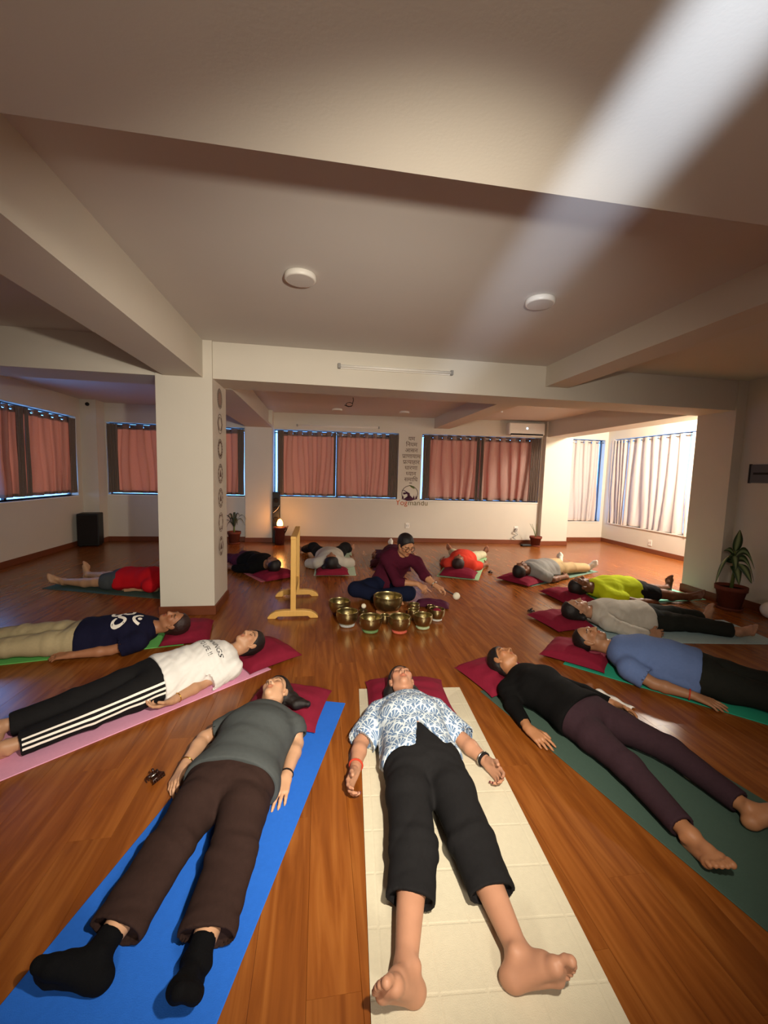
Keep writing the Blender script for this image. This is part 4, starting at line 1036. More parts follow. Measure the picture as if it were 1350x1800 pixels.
    G.seg(J['pel']-ax*0.10, J['pel'], (0.158*s*b+gl, 0.104*s*b+gl*0.8), (0.164*s*b+gl*0.6, (0.108+0.3*be_)*s*b+gl*0.5), side=sh0, k=0.04*s)
    G.seg(J['pel'], J['pel']+ax*(tw+0.05), (0.164*s*b+gl*0.6, (0.108+0.3*be_)*s*b+gl*0.5), (0.150*s*b+gl*0.2, (0.104+be_*(0.3+tw))*s*b+gl*0.2), side=sh0, k=0.04*s, cuts=((pw, axn),))
    rh, rk, re = bt.get('r', (0.100, 0.078, 0.066)); hem = bt.get('hem', 0.85)
    frn = J.get('front', A3(0, 0, 1))
    for q in 'LR':
        hp_, k_, a_ = J['hip'+q], J['kn'+q], J['an'+q]; fl = bt.get('flat', 0.85); sd = A3(1, 0, 0) if spec.get('clipfloor', True) else un(np.cross(k_-hp_, frn)+1e-6)
        m3 = hp_+(k_-hp_)*0.4
        G.seg(hp_, m3, (rh*s*b, rh*s*b*0.98), ((rh*0.6+rk*0.4)*s, (rh*0.6+rk*0.4)*s*0.96), side=sd, k=0.04*s)
        if hem <= 0:
            e = hp_+(k_-hp_)*(1+hem); d = un(k_-hp_); G.seg(m3, e+d*0.05, ((rh*0.6+rk*0.4)*s,)*2, (rk*s, rk*s*fl), side=sd, k=0.03*s, cuts=((e, d),)); G.seg(e-d*0.04, e+d*0.1, rk*s*0.85-0.006, k=0.004, sub=True)
        else:
            G.seg(m3, k_, ((rh*0.6+rk*0.4)*s, (rh*0.6+rk*0.4)*s*0.96), (rk*s, rk*s*fl), side=sd, k=0.03*s)
            e = k_+(a_-k_)*hem; d = un(a_-k_); d = un(d+bt.get('tilt', 0.0)*frn); low = -frn*bt.get('sag', 0.0)*s
            G.seg(k_, e+un(a_-k_)*0.06+low, (rk*s, rk*s*fl), (re*s, re*s*fl), side=sd, k=0.03*s, cuts=((e, d),))
            ri = max(0.026, re*fl-0.015)*s; ru_ = (re-0.013)*s
            dd = un(a_-k_); G.seg(e-dd*0.10+low, e+dd*0.14+low, (ru_, ri), side=sd, k=0.002, sub=True, cuts=((e-dd*0.020, -d),))
    cz = bt.get('crease', 0.0016)
    for i_, q in enumerate('LR'):
        hp_, k_, a_ = J['hip'+q], J['kn'+q], J['an'+q]; d1 = un(a_-hp_); sd = un(np.cross(d1, frn))
        if hem > 0: G.crease(k_, d1, sd, cz, 0.075, 0.055, 11, 1.3*i_+spec.get('seed', 1)); G.crease(k_+(a_-k_)*hem*0.85, d1, sd, cz*bt.get('bunch', 0.6), 0.06, 0.04, -12, 2.1*i_+1)
        G.crease(hp_+(k_-hp_)*0.15, un(k_-hp_), sd, cz*0.6, 0.06, 0.09, 25*(1 if q == 'L' else -1), 0.7)
    G.wrinkle(bt.get('fold', 0.007), bt.get('ff', 26), spec.get('seed', 1)+11)
    if spec.get('clipfloor', True): G.plane((0, 0, zf), (0, 0, -1))
    leg = G.build(bt.get('name', 'trousers'), bt['mat'], root)

    if spec.get('socks'):
        for q in 'LR':
            T, Mv, Sn = foot_frame(J, q); O = J['an'+q]; c = O+0.06*T; G = SDF(c-0.20*s, c+0.20*s, cres); A_ = un(J['kn'+q]-O)
            e = O+A_*spec.get('sockh', 0.045)*s; add_foot(G, J, q, 0.004, False); G.seg(O, O+A_*0.09*s, 0.040*s, 0.041*s, k=0.015*s, cuts=((e, A_),))
            G.wrinkle(0.003, 60, 3)
            if spec.get('clipfloor', True): G.plane((0, 0, zf), (0, 0, -1))
            G.build('sock', spec['socks'], root)
    return top, leg

def drape_print(V, F, to_world, bvh, direction, lift=0.0018):
    """lays flat print (lettering, stripes) on a garment by casting each vertex onto it"""
    out = []; ok = []
    for v in V:
        o, = (to_world(v),); hit = bvh.ray_cast(Vector(o), Vector(direction), 1.0)
        if hit[0] is None: out.append(tuple(o)); ok.append(False)
        else: out.append(tuple(hit[0]-Vector(direction)*lift)); ok.append(True)
    return out, [f for f in F if all(ok[i] for i in f)]
def bvh_of(o):
    me = o.data; return BVHTree.FromPolygons([v.co for v in me.vertices], [tuple(p.vertices) for p in me.polygons])
def subdivide_geo(V, F, n=1):
    import bmesh
    bm = bmesh.new(); vs = [bm.verts.new(v) for v in V]
    for f in F:
        try: bm.faces.new([vs[i] for i in f])
        except ValueError: pass
    bmesh.ops.triangulate(bm, faces=bm.faces[:])
    for _ in range(n): bmesh.ops.subdivide_edges(bm, edges=bm.edges[:], cuts=1)
    bm.verts.index_update(); V2 = [tuple(v.co) for v in bm.verts]; F2 = [tuple(v.index for v in f.verts) for f in bm.faces]; bm.free(); return V2, F2

# ------------------------------------------------------------------ mats and cushions
MT = 0.006
def yoga_mat(label, cx, cy, rz, wd, ln, material, group='yoga mats'):
    o = MB().box(-wd/2, wd/2, -ln/2, ln/2, 0, MT).build('yoga_mat', material); bevel(o, 0.0025, 1)
    o.location = (cx, cy, 0.0002); o.rotation_euler = (0, 0, rz); return tag(o, label, 'mat', group)
def quilted_mat(label, cx, cy, rz, wd, ln, material):
    b = MB(); seams_x = [-wd/2+0.035, -wd*0.22, -wd*0.02, wd*0.20, wd/2-0.035]; seams_y = [-ln/2+0.03+k*(ln-0.06)/10 for k in range(11)]
    def axis(lim, seams):
        a = [-lim, lim]
        for q in seams: a += [q-0.006, q-0.002, q+0.002, q+0.006]
        return sorted(a)
    xs, ys = axis(wd/2, seams_x), axis(ln/2, seams_y); n = len(xs)
    dip = lambda v, ss: any(abs(v-q) < 0.003 for q in ss)
    for y_ in ys:
        for x_ in xs: b.v.append((x_, y_, MT-(0.0009 if dip(x_, seams_x) or (dip(y_, seams_y)) else 0)))
    for j in range(len(ys)-1):
        for i in range(n-1): b.f.append((j*n+i, j*n+i+1, (j+1)*n+i+1, (j+1)*n+i))
    o = len(b.v); b.v += [(x_, y_, 0) for y_ in (ys[0], ys[-1]) for x_ in (xs[0], xs[-1])]
    b.f += [(o+1, o, o+2, o+3)]
    top = [list(range(n)), [j*n+n-1 for j in range(len(ys))], [(len(ys)-1)*n+i for i in range(n-1, -1, -1)], [j*n for j in range(len(ys)-1, -1, -1)]]
    for e, (a, c) in zip(top, ((o, o+1), (o+1, o+3), (o+3, o+2), (o+2, o))): b.f.append(tuple(reversed(e)) + (a, c))
    ob = b.build('yoga_mat', material); ob.location = (cx, cy, 0.0002); ob.rotation_euler = (0, 0, rz); return tag(ob, label, 'mat', 'yoga mats')

def cushion(label, cx, cy, rz, wd, dp, ht, material, head=None, hr=0.112, base=MT, seed=0, name='cushion', group='red cushions'):
    """pillow with pinched edges and drawn-out corners; 'head' = (x, y, z) of what dents it"""
    n = 22; b = MB(); rnd = random.Random(seed); ca, sa = math.cos(rz), math.sin(rz)
    p = [rnd.uniform(0, 6) for _ in range(4)]
    def grid(top):
        for j in range(n+1):
            for i in range(n+1):
                u, v = 2*i/n-1, 2*j/n-1; e = max(0.0, (1-u*u)*(1-v*v)); pin = 1-0.055*(1-u*u*u*u)*abs(v)**3; pin2 = 1-0.055*(1-v*v*v*v)*abs(u)**3
                X, Y = u*wd/2*pin2, v*dp/2*pin; h = e**0.42
                if top:
                    z = ht*(0.16+0.84*h) + 0.004*math.sin(9*u+p[0]+3*v)*h + 0.004*math.sin(11*v+p[1])*h
                    if head is not None:
                        wx, wy = cx+X*ca-Y*sa, cy+X*sa+Y*ca; d2 = (wx-head[0])**2+(wy-head[1])**2
                        z = min(z, max(0.02, head[2]-base-math.sqrt(max(0, hr*hr-d2)) if d2 < hr*hr else 9))
                else: z = ht*0.16*(1-0.9*h)
                b.v.append((X, Y, max(z, 0.001)))
    grid(True); grid(False); m_ = (n+1)**2
    for j in range(n):
        for i in range(n):
            q = (j*(n+1)+i, j*(n+1)+i+1, (j+1)*(n+1)+i+1, (j+1)*(n+1)+i); b.f.append(q); b.f.append(tuple(k+m_ for k in reversed(q)))
    rim = list(range(n)) + [j*(n+1)+n for j in range(n)] + [n*(n+1)+i for i in range(n, 0, -1)] + [j*(n+1) for j in range(n, 0, -1)]
    for a, c in zip(rim, rim[1:]+rim[:1]): b.f.append((c, a, a+m_, c+m_))
    o = b.build(name, material, None, True); o.location = (cx, cy, base); o.rotation_euler = (0, 0, rz)
    return tag(o, label, 'cushion', group)

MATC = dict(cream=cloth('cream_cotton', '#cfc6ae', var=0.06), blue=cloth('blue_foam', '#2a6ad0', var=0.08), pink=cloth('pink_foam', '#e3a2c0', var=0.06),
            green=cloth('apple_green_foam', '#6cbc62', var=0.06), pine=cloth('dark_green_foam', '#465a50', var=0.06), teal=cloth('teal_foam', '#2fa383', var=0.06),
            ice=cloth('ice_blue_cotton', '#a9c2c6', var=0.15), aqua=cloth('aqua_foam', '#8fd8bd', var=0.06), sage=cloth('sage_foam', '#6f8a7c', var=0.08),
            leaf=cloth('leaf_green_print', '#a8cfa0', var=0.35), mint=cloth('mint_print', '#b9cdb4', var=0.3), rose=cloth('rose_foam', '#c06a74', var=0.08), plum=cloth('plum_foam', '#4c2440', var=0.1))
R = math.radians
quilted_mat('cream quilted cotton mat under the woman in the blue leaf-print blouse', 0.573, 1.72, R(-4.3), 0.715, 1.90, MATC['cream'])
yoga_mat('bright blue yoga mat under the woman with black socks', -0.383, 1.68, R(-16.3), 0.61, 1.95, MATC['blue'])
yoga_mat('pink yoga mat under the person in striped black track pants', -1.275, 2.63, R(-48.5), 0.60, 1.95, MATC['pink'])
yoga_mat('apple green yoga mat under the person in the navy top', -2.05, 3.685, R(-78.1), 0.60, 1.75, MATC['green'])
yoga_mat('dark green yoga mat under the woman in the black top', 1.675, 1.81, R(13.5), 0.70, 1.75, MATC['pine'])
yoga_mat('teal yoga mat under the man in the blue t-shirt', 2.80, 2.44, R(42), 0.60, 1.80, MATC['teal'])
yoga_mat('ice blue mat under the person in the grey sweater', 3.46, 3.50, R(83), 0.64, 1.85, MATC['ice'])
yoga_mat('aqua yoga mat under the man in the yellow-green t-shirt', 4.03, 4.64, R(-86), 0.60, 1.80, MATC['aqua'])
yoga_mat('sage green yoga mat under the man with white socks', 3.60, 5.80, R(-64), 0.60, 1.80, MATC['sage'])
yoga_mat('leaf green patterned mat under the person in the coral red top', 2.42, 6.42, R(-27), 0.62, 1.75, MATC['leaf'])
yoga_mat('pale mint patterned mat under the person in the pale grey top', 0.27, 6.78, R(-2), 0.62, 1.80, MATC['mint'])
yoga_mat('rose pink mat under the person in black by the back left column', -0.98, 6.48, R(32), 0.60, 1.75, MATC['rose'])
yoga_mat('dark green yoga mat behind the free-standing column', -2.40, 5.42, R(71.5), 0.60, 1.75, MATC['pine'])
yoga_mat('plum mat behind the seated bowl player', 1.27, 7.0, R(-9), 0.60, 1.75, MATC['plum'])

# ------------------------------------------------------------------ people lying on the mats
def lying(label, pel, head, h, spec, over=None, **kw):
    dx, dy = head[0]-pel[0], head[1]-pel[1]; rz = math.atan2(dy, dx)-math.pi/2
    root = thing('person', label, 'person', (pel[0], pel[1], 0), rz, 'people lying on mats')
    J = supine(h, pillow=kw.pop('pillow', 0.085), leg=kw.pop('leg', 0.16), arm=kw.pop('arm', 0.30), turn=kw.pop('turn', 0.0))
    c, s_ = math.cos(-rz), math.sin(-rz)
    for k, v in (over or {}).items():
        X, Y = v[0]-pel[0], v[1]-pel[1]; J[k] = A3(c*X-s_*Y, s_*X+c*Y, v[2])
    J.update(kw)
    spec.setdefault('floor', MT+0.0004)
    parts = build_person(root, J, spec['res'], spec)
    return root, J, parts
def bracelet(root, J, q, name, material, r, frac=0.06, tube=0.004):
    W, E_ = J['wr'+q], J['el'+q]; c = W+(E_-W)*frac; MB().torus(tuple(c), tuple(E_-W), r*J['s'], tube, 20, 6).build(name, material, root, True)

black_cot = cloth('black_cotton', '#1b1a1b', var=0.15); grey_tee = cloth('charcoal_jersey', '#484c4c', var=0.1); cocoa = cloth('cocoa_corduroy', '#30211d', var=0.15)
white_tee = cloth('white_jersey', '#e2e0dc', var=0.03, bump=0.12); navy = cloth('navy_jersey', '#14142a', var=0.15); beige = cloth('beige_linen', '#a99a78', var=0.1)
black_top = cloth('black_knit', '#0c0b0b', var=0.2); plum_leg = cloth('plum_leggings', '#35242a', var=0.15); blue_tee = cloth('blue_jersey', '#5f73a0', var=0.08)
char_leg = cloth('charcoal_trousers', '#22231f', var=0.15); sweat = cloth('grey_sweater', '#b3aca0', var=0.06); lime = cloth('lime_jersey', '#bcc81e', var=0.08)
red_tee = cloth('red_jersey', '#b0121c', var=0.08); coral = cloth('coral_cotton', '#d2402f', var=0.12); pale = cloth('pale_grey_cotton', '#b9b2a6', var=0.08); grey_sh = cloth('grey_shorts', '#43474a', var=0.1)
sand = cloth('sand_trousers', '#b39a74', var=0.1); black_sock = cloth('black_sock', '#08080a', var=0.2, bump=0.4); white_sock = cloth('white_sock', '#dcd8cf', var=0.06)
cream_tr = cloth('cream_trousers', '#c6c3a4', var=0.08)

long_hair = lambda a, b: dict(locks=(a, b))
# woman on the cream mat
def blouse_hem(u, Z):
    pk = np.clip(1-np.where(u < 0, -u/0.05, u/0.105), 0, 1)
    return -0.035 + np.where(Z > 0.10, 0.215*pk, 0) + 0.02*np.sin(u*30)
A_root, AJ, _ = lying('woman in a blue leaf-print blouse, barefoot on the cream mat', (0.512, 1.80), (0.533, 2.44), 1.55,
    dict(res=0.0042, cres=0.0055, skin='#b8866a', haircol='hair', hair=dict(grow=0.012, locks=(((-0.05, -0.04, 0.03), (-0.085, -0.06, -0.03), (-0.10, -0.075, -0.09)), (((0.05, -0.04, 0.03), (0.085, -0.06, -0.03), (0.12, -0.08, -0.07), (0.17, -0.085, -0.08)))), ) if False else dict(locks=[([(-0.05, -0.04, 0.03), (-0.085, -0.055, -0.03), (-0.10, -0.07, -0.09)], 0.032), ([(0.05, -0.04, 0.03), (0.085, -0.06, -0.03), (0.13, -0.08, -0.08)], 0.030)]),
         top=dict(name='blouse', mat=M['fan'], hem=0.08, hemfn=blouse_hem, gw=0.030, gd=0.014, bust=0.035, sleeve=0.98, sr=(0.080, 0.086), drape=0.01, scoop=0.15, neckup=0.05, fold=0.007),
         legs=dict(mat=black_cot, hem=0.50, waist=0.34, g=0.014, r=(0.104, 0.094, 0.086), flat=0.72, sag=0.01, tilt=-0.15, crease=0.0026, bunch=0.3), nails=M['red_nail'], seed=3),
    over=dict(elR=(0.235, 2.05, 0.055), elL=(0.80, 2.00, 0.055), wrR=(0.185, 1.85, 0.050), wrL=(0.862, 1.835, 0.050), tipR=(0.125, 1.70, 0.042), tipL=(0.905, 1.70, 0.042),
              knR=(0.37, 1.375, 0.092), knL=(0.60, 1.36, 0.092), anR=(0.268, 1.035, 0.062), anL=(0.615, 1.02, 0.062)),
    fem=1, phiR=0.62, pfR=0.42, phiL=0.98, pfL=0.30, curlR=0.62, curlL=0.62, palmR=A3(0.95, 0, 0.18), palmL=A3(-0.95, 0, 0.18), fs=1.02, hands=1.0)
bracelet(A_root, AJ, 'R', 'bracelet', M['red_thread'], 0.034, 0.22, 0.005)
bracelet(A_root, AJ, 'L', 'bracelet', M['silver'], 0.033, 0.20, 0.005); bracelet(A_root, AJ, 'L', 'watch_strap', M['dark_thread'], 0.033, 0.13, 0.006)
# woman on the blue mat
B_root, BJ, _ = lying('woman in a charcoal t-shirt, cocoa trousers and black socks on the blue mat', (-0.372, 1.79), (-0.235, 2.455), 1.50,
    dict(res=0.0042, cres=0.006, skin='#c09474', haircol='hair', hair=dict(grow=0.012, locks=[([(0.05, -0.05, 0.05), (0.092, -0.06, 0.0), (0.13, -0.075, -0.04)], 0.040), ([(0.10, -0.07, 0.01), (0.155, -0.085, -0.02), (0.20, -0.092, -0.03)], 0.024), ([(-0.05, -0.05, 0.0), (-0.08, -0.065, -0.06)], 0.03)]),
         top=dict(mat=grey_tee, hem=-0.04, gw=0.026, gd=0.020, bust=0.04, sleeve=0.62, sr=(0.076, 0.070), drape=0.005, scoop=0.15, neckup=0.04, fold=0.003),
         legs=dict(mat=cocoa, hem=0.80, waist=0.16, g=0.018, r=(0.108, 0.096, 0.098), flat=0.62, sag=0.014, fold=0.008, crease=0.0034, bunch=0.5), socks=black_sock, sockh=0.06, nails=M['red_nail'], seed=5),
    over=dict(elR=(-0.60, 2.19, 0.055), elL=(-0.105, 2.09, 0.055), wrR=(-0.64, 1.985, 0.048), wrL=(-0.142, 1.862, 0.046), tipR=(-0.66, 1.86, 0.035), tipL=(-0.178, 1.705, 0.028),
              knR=(-0.535, 1.485, 0.10), knL=(-0.30, 1.425, 0.10), anR=(-0.632, 1.185, 0.064), anL=(-0.338, 1.130, 0.064)),
    fem=1, bulk=1.08, belly=0.012, phiR=1.02, pfR=0.25, phiL=0.25, pfL=0.55, curlR=0.4, curlL=0.2, palmL=A3(-0.1, 0, -1), palmR=A3(0.5, 0, -0.8), turn=-0.22)
bracelet(B_root, BJ, 'L', 'hair_tie', M['dark_thread'], 0.031, 0.08, 0.004); bracelet(B_root, BJ, 'R', 'bracelet', M['gold'], 0.031, 0.15, 0.003)
# person on the pink mat
C_root, CJ, (C_top, C_leg) = lying('person in a white t-shirt and striped black track pants on the pink mat', (-1.035, 2.80), (-0.545, 3.15), 1.52,
    dict(res=0.005, cres=0.006, skin='#b68a6a', hair=dict(line=0.02, slope=0.75),
         top=dict(mat=white_tee, hem=-0.04, gw=0.026, gd=0.016, bust=0.03, sleeve=0.86, sr=(0.084, 0.092), drape=0.012, fold=0.010, ff=40, crease=0.002),
         legs=dict(name='track_pants', mat=black_cot, hem=0.88, waist=0.16, g=0.014, r=(0.110, 0.092, 0.080), flat=0.76, sag=0.01, fold=0.005), seed=8),
    over=dict(elL=(-0.770, 2.795, 0.052), wrL=(-0.90, 2.605, 0.045), tipL=(-1.03, 2.505, 0.045), knL=(-1.265, 2.42, 0.094), knR=(-1.44, 2.575, 0.094), anL=(-1.555, 2.225, 0.062), anR=(-1.715, 2.41, 0.062)),
    fem=1, bulk=1.06, belly=0.012, palmL=A3(-0.3, 0, 0.9), curlL=0.55, phiL=0.7, phiR=0.7, turn=0.10)
bracelet(C_root, CJ, 'L', 'bracelet', M['gold'], 0.031, 0.18, 0.003)
# person on the apple green mat
D_root, DJ, (D_top, _) = lying('person in a navy t-shirt with white Om sign, on the apple green mat', (-1.875, 3.565), (-1.215, 3.63), 1.58,
    dict(res=0.006, skin='#9c6a4c', haircol='hair_brown', hair=dict(line=0.012, slope=0.6),
         top=dict(mat=navy, hem=-0.02, gw=0.026, gd=0.018, bust=0.03, sleeve=0.62, sr=(0.082, 0.088), drape=0.01, fold=0.006),
         legs=dict(mat=beige, hem=0.85, waist=0.16, g=0.02, r=(0.106, 0.094, 0.09), flat=0.78, sag=0.01, fold=0.012), seed=12),
    over=dict(elL=(-1.62, 3.40, 0.052), wrL=(-1.885, 3.352, 0.045), tipL=(-2.02, 3.348, 0.04), knL=(-2.36, 3.41, 0.10), knR=(-2.42, 3.70, 0.10), anL=(-2.76, 3.36, 0.065), anR=(-2.80, 3.68, 0.065)),
    fem=0.5, belly=0.015, palmL=A3(-0.2, 0, -0.9), curlL=0.35, turn=0.15)
# person behind the column
lying('person in a red top and grey shorts lying behind the free-standing column', (-2.36, 5.40), (-1.70, 5.19), 1.68,
    dict(res=0.008, skin='#b08868', hair={}, top=dict(mat=red_tee, hem=-0.04, gw=0.024, gd=0.02, sleeve=0.6, drape=0.01), legs=dict(name='shorts', mat=grey_sh, hem=-0.35, waist=0.16, g=0.018, r=(0.106, 0.094, 0.09)), seed=13),
    over=dict(elL=(-1.95, 5.17, 0.05), wrL=(-2.22, 5.20, 0.045), tipL=(-2.38, 5.235, 0.035), knL=(-2.70, 5.36, 0.09), knR=(-2.68, 5.64, 0.095), anL=(-3.13, 5.50, 0.065), anR=(-3.02, 5.84, 0.065)),
    phiL=0.9, phiR=0.2, pfR=0.1)
# person in black by the back left column
lying('person in black lying on the rose mat near the back left column', (-1.04, 6.43), (-0.655, 5.87), 1.68,
    dict(res=0.009, skin='#8a6048', hair=dict(locks=[([(0, -0.05, 0.0), (-0.05, -0.07, -0.05)], 0.035)]), top=dict(mat=black_top, hem=-0.06, gw=0.02, gd=0.018, bust=0.03, sleeve=1.6), legs=dict(mat=M['plum'], hem=0.9, g=0.014), seed=14), fem=1, arm=0.2)
# person with the pale grey top
lying('person in a pale grey top and black trousers lying with knees apart', (0.175, 6.70), (0.183, 5.99), 1.74,
    dict(res=0.009, skin='#94674c', hair=dict(grow=0.02, locks=[([(0, -0.04, 0.05), (-0.10, -0.085, 0.04)], 0.045), ([(0, -0.04, 0.05), (0.10, -0.085, 0.04)], 0.045)]),
         top=dict(mat=pale, hem=-0.04, gw=0.03, gd=0.024, bust=0.03, sleeve=0.95, sr=(0.082, 0.08), drape=0.02), legs=dict(mat=black_cot, hem=0.85, g=0.016, r=(0.104, 0.088, 0.076)), seed=15),
    over=dict(knL=(-0.10, 7.13, 0.20), knR=(0.46, 7.14, 0.20), anL=(-0.27, 7.60, 0.065), anR=(0.55, 7.60, 0.065), wrR=(0.56, 6.78, 0.045), tipR=(0.60, 6.93, 0.05), elR=(0.52, 6.5, 0.05), elL=(-0.16, 6.45, 0.05), wrL=(-0.16, 6.72, 0.045), tipL=(-0.12, 6.86, 0.05)),
    fem=1, belly=0.02, phiL=1.1, phiR=0.9, pillow=0.10)
# person behind the seated player
lying('person in white socks mostly hidden behind the seated bowl player', (1.33, 7.08), (1.16, 6.40), 1.66,
    dict(res=0.01, skin='#94674c', hair={}, top=dict(mat=M['plum'], hem=-0.06), legs=dict(mat=char_leg, hem=0.9), socks=white_sock, sockh=0.10, seed=16), phiL=0.15, phiR=0.1, pfL=0.1, pfR=0.1, pillow=0.06, leg=0.02)
# person with the coral top
lying('person in a coral red top and cream trousers lying on the leaf green mat', (2.41, 6.47), (2.115, 5.86), 1.68,
    dict(res=0.009, skin='#8a5a42', haircol='hair_brown', hair=dict(grow=0.012), top=dict(mat=coral, hem=-0.10, gw=0.028, gd=0.026, bust=0.03, sleeve=0.9, sr=(0.08, 0.078), drape=0.02), legs=dict(mat=cream_tr, hem=0.9, g=0.02, r=(0.108, 0.09, 0.078)), seed=17),
    fem=1, belly=0.02, phiL=0.75, phiR=0.45, pfL=0.1, pfR=0.1, leg=0.22, pillow=0.10)
# man with white socks
lying('man in a grey t-shirt, sand trousers and white socks lying on the sage mat', (3.50, 5.73), (2.895, 5.38), 1.74,
    dict(res=0.008, skin='#6e4630', beard=True, hair=dict(line=0.01), top=dict(mat=cloth('grey_jersey', '#8d8b88', var=0.08), hem=-0.02, gw=0.024, gd=0.02, sleeve=0.75, sr=(0.074, 0.074), drape=0.01), legs=dict(mat=sand, hem=0.85, g=0.018, r=(0.10, 0.088, 0.08)), socks=white_sock, sockh=0.14, seed=18),
    over=dict(elR=(3.36, 5.32, 0.05), wrR=(3.66, 5.49, 0.045), tipR=(3.82, 5.60, 0.04)), phiL=0.25, phiR=0.75, pfL=0.1, pfR=0.05, palmR=A3(0.6, 0, -0.6))
# man in the lime shirt
lying('man in a yellow-green t-shirt and black shorts, barefoot beside the large potted plant', (3.93, 4.52), (3.20, 4.50), 1.76,
    dict(res=0.0075, skin='#6c442e', beard=True, hair=dict(grow=0.004, line=0.008), top=dict(mat=lime, hem=0.0, gw=0.024, gd=0.022, sleeve=0.62, sr=(0.078, 0.076), drape=0.01, fold=0.009), legs=dict(name='shorts', mat=black_cot, hem=-0.30, waist=0.16, g=0.016, r=(0.106, 0.092, 0.088)), seed=19),
    over=dict(elR=(3.80, 4.24, 0.05), wrR=(4.02, 4.27, 0.045), tipR=(4.17, 4.32, 0.035), knR=(4.30, 4.38, 0.095), knL=(4.35, 4.62, 0.095), anR=(4.62, 4.36, 0.065), anL=(4.68, 4.74, 0.065)),
    belly=0.025, phiL=0.15, phiR=0.95, pfL=0.12, pfR=0.35, palmR=A3(0.2, 0, -0.8))
# person in the grey sweater
lying('person with a dark bob in a light grey sweater on the ice blue mat', (3.285, 3.61), (2.555, 3.68), 1.68,
    dict(res=0.0065, skin='#aa7e62', hair=dict(grow=0.012, locks=[([(-0.04, -0.05, 0.0), (-0.07, -0.055, -0.05)], 0.036), ([(0.04, -0.05, 0.0), (0.07, -0.055, -0.05)], 0.036)]),
         top=dict(name='sweater', mat=sweat, hem=-0.03, gw=0.028, gd=0.026, bust=0.03, sleeve=1.85, sr=(0.074, 0.058), cuff=0.042, drape=0.01, fold=0.008), legs=dict(mat=char_leg, hem=0.88, g=0.018, r=(0.104, 0.09, 0.08), fold=0.010), seed=20),
    over=dict(elR=(2.99, 3.36, 0.055), wrR=(3.17, 3.335, 0.045), tipR=(3.33, 3.325, 0.04), knR=(3.69, 3.43, 0.095), knL=(3.72, 3.67, 0.11), anR=(4.05, 3.26, 0.065), anL=(4.06, 3.63, 0.065)),
    fem=0.7, phiL=0.2, phiR=0.95, pfL=0.1, pfR=0.2)
# man in the blue t-shirt
M_root, MJ, _ = lying('man with cropped hair in a blue t-shirt on the teal mat', (2.735, 2.475), (2.25, 2.935), 1.68,
    dict(res=0.0055, cres=0.0065, skin='#a27454', beard=True, hair=dict(grow=0.0035, line=0.004, slope=0.5, nape=False), top=dict(mat=blue_tee, hem=-0.04, gw=0.026, gd=0.026, sleeve=0.70, sr=(0.082, 0.080), drape=0.012, fold=0.005), legs=dict(mat=char_leg, hem=0.9, g=0.02, r=(0.108, 0.094, 0.084), fold=0.010), seed=21),
    over=dict(shR=(2.305, 2.58, 0.105), elR=(2.39, 2.455, 0.055), wrR=(2.555, 2.285, 0.047), tipR=(2.66, 2.13, 0.035)),
    belly=0.03, bulk=1.04, palmR=A3(0.15, 0, -0.95), curlR=0.25, turn=-0.08, leg=0.05)
bracelet(M_root, MJ, 'R', 'bracelet', M['red_thread'], 0.033, 0.12, 0.005)
# woman in black on the dark green mat
N_root, NJ, _ = lying('woman in a black long-sleeved top and plum leggings, barefoot', (1.555, 2.085), (1.362, 2.60), 1.52,
    dict(res=0.0045, cres=0.0055, skin='#a87450', hair=dict(line=0.022, slope=0.7), top=dict(name='jumper', mat=black_top, hem=-0.02, gw=0.018, gd=0.014, bust=0.045, sleeve=1.80, sr=(0.068, 0.054), cuff=0.037, scoop=0.1, neckup=0.08, fold=0.003),
         legs=dict(name='leggings', mat=plum_leg, hem=0.90, waist=0.16, g=0.008, r=(0.102, 0.074, 0.056), flat=0.92, fold=0.003, crease=0.0009), seed=22),
    over=dict(elR=(1.235, 2.295, 0.058), wrR=(1.222, 2.075, 0.045), tipR=(1.275, 1.925, 0.03), elL=(1.80, 2.40, 0.055), wrL=(1.925, 2.245, 0.045), tipL=(1.985, 2.11, 0.035),
              knR=(1.525, 1.665, 0.092), knL=(1.845, 1.755, 0.092), anR=(1.515, 1.315, 0.064), anL=(1.90, 1.395, 0.064)),
    fem=1, bulk=1.03, palmR=A3(0.25, 0, -0.95), curlR=0.28, phiR=0.30, pfR=1.02, phiL=1.15, pfL=0.25, turn=0.30)

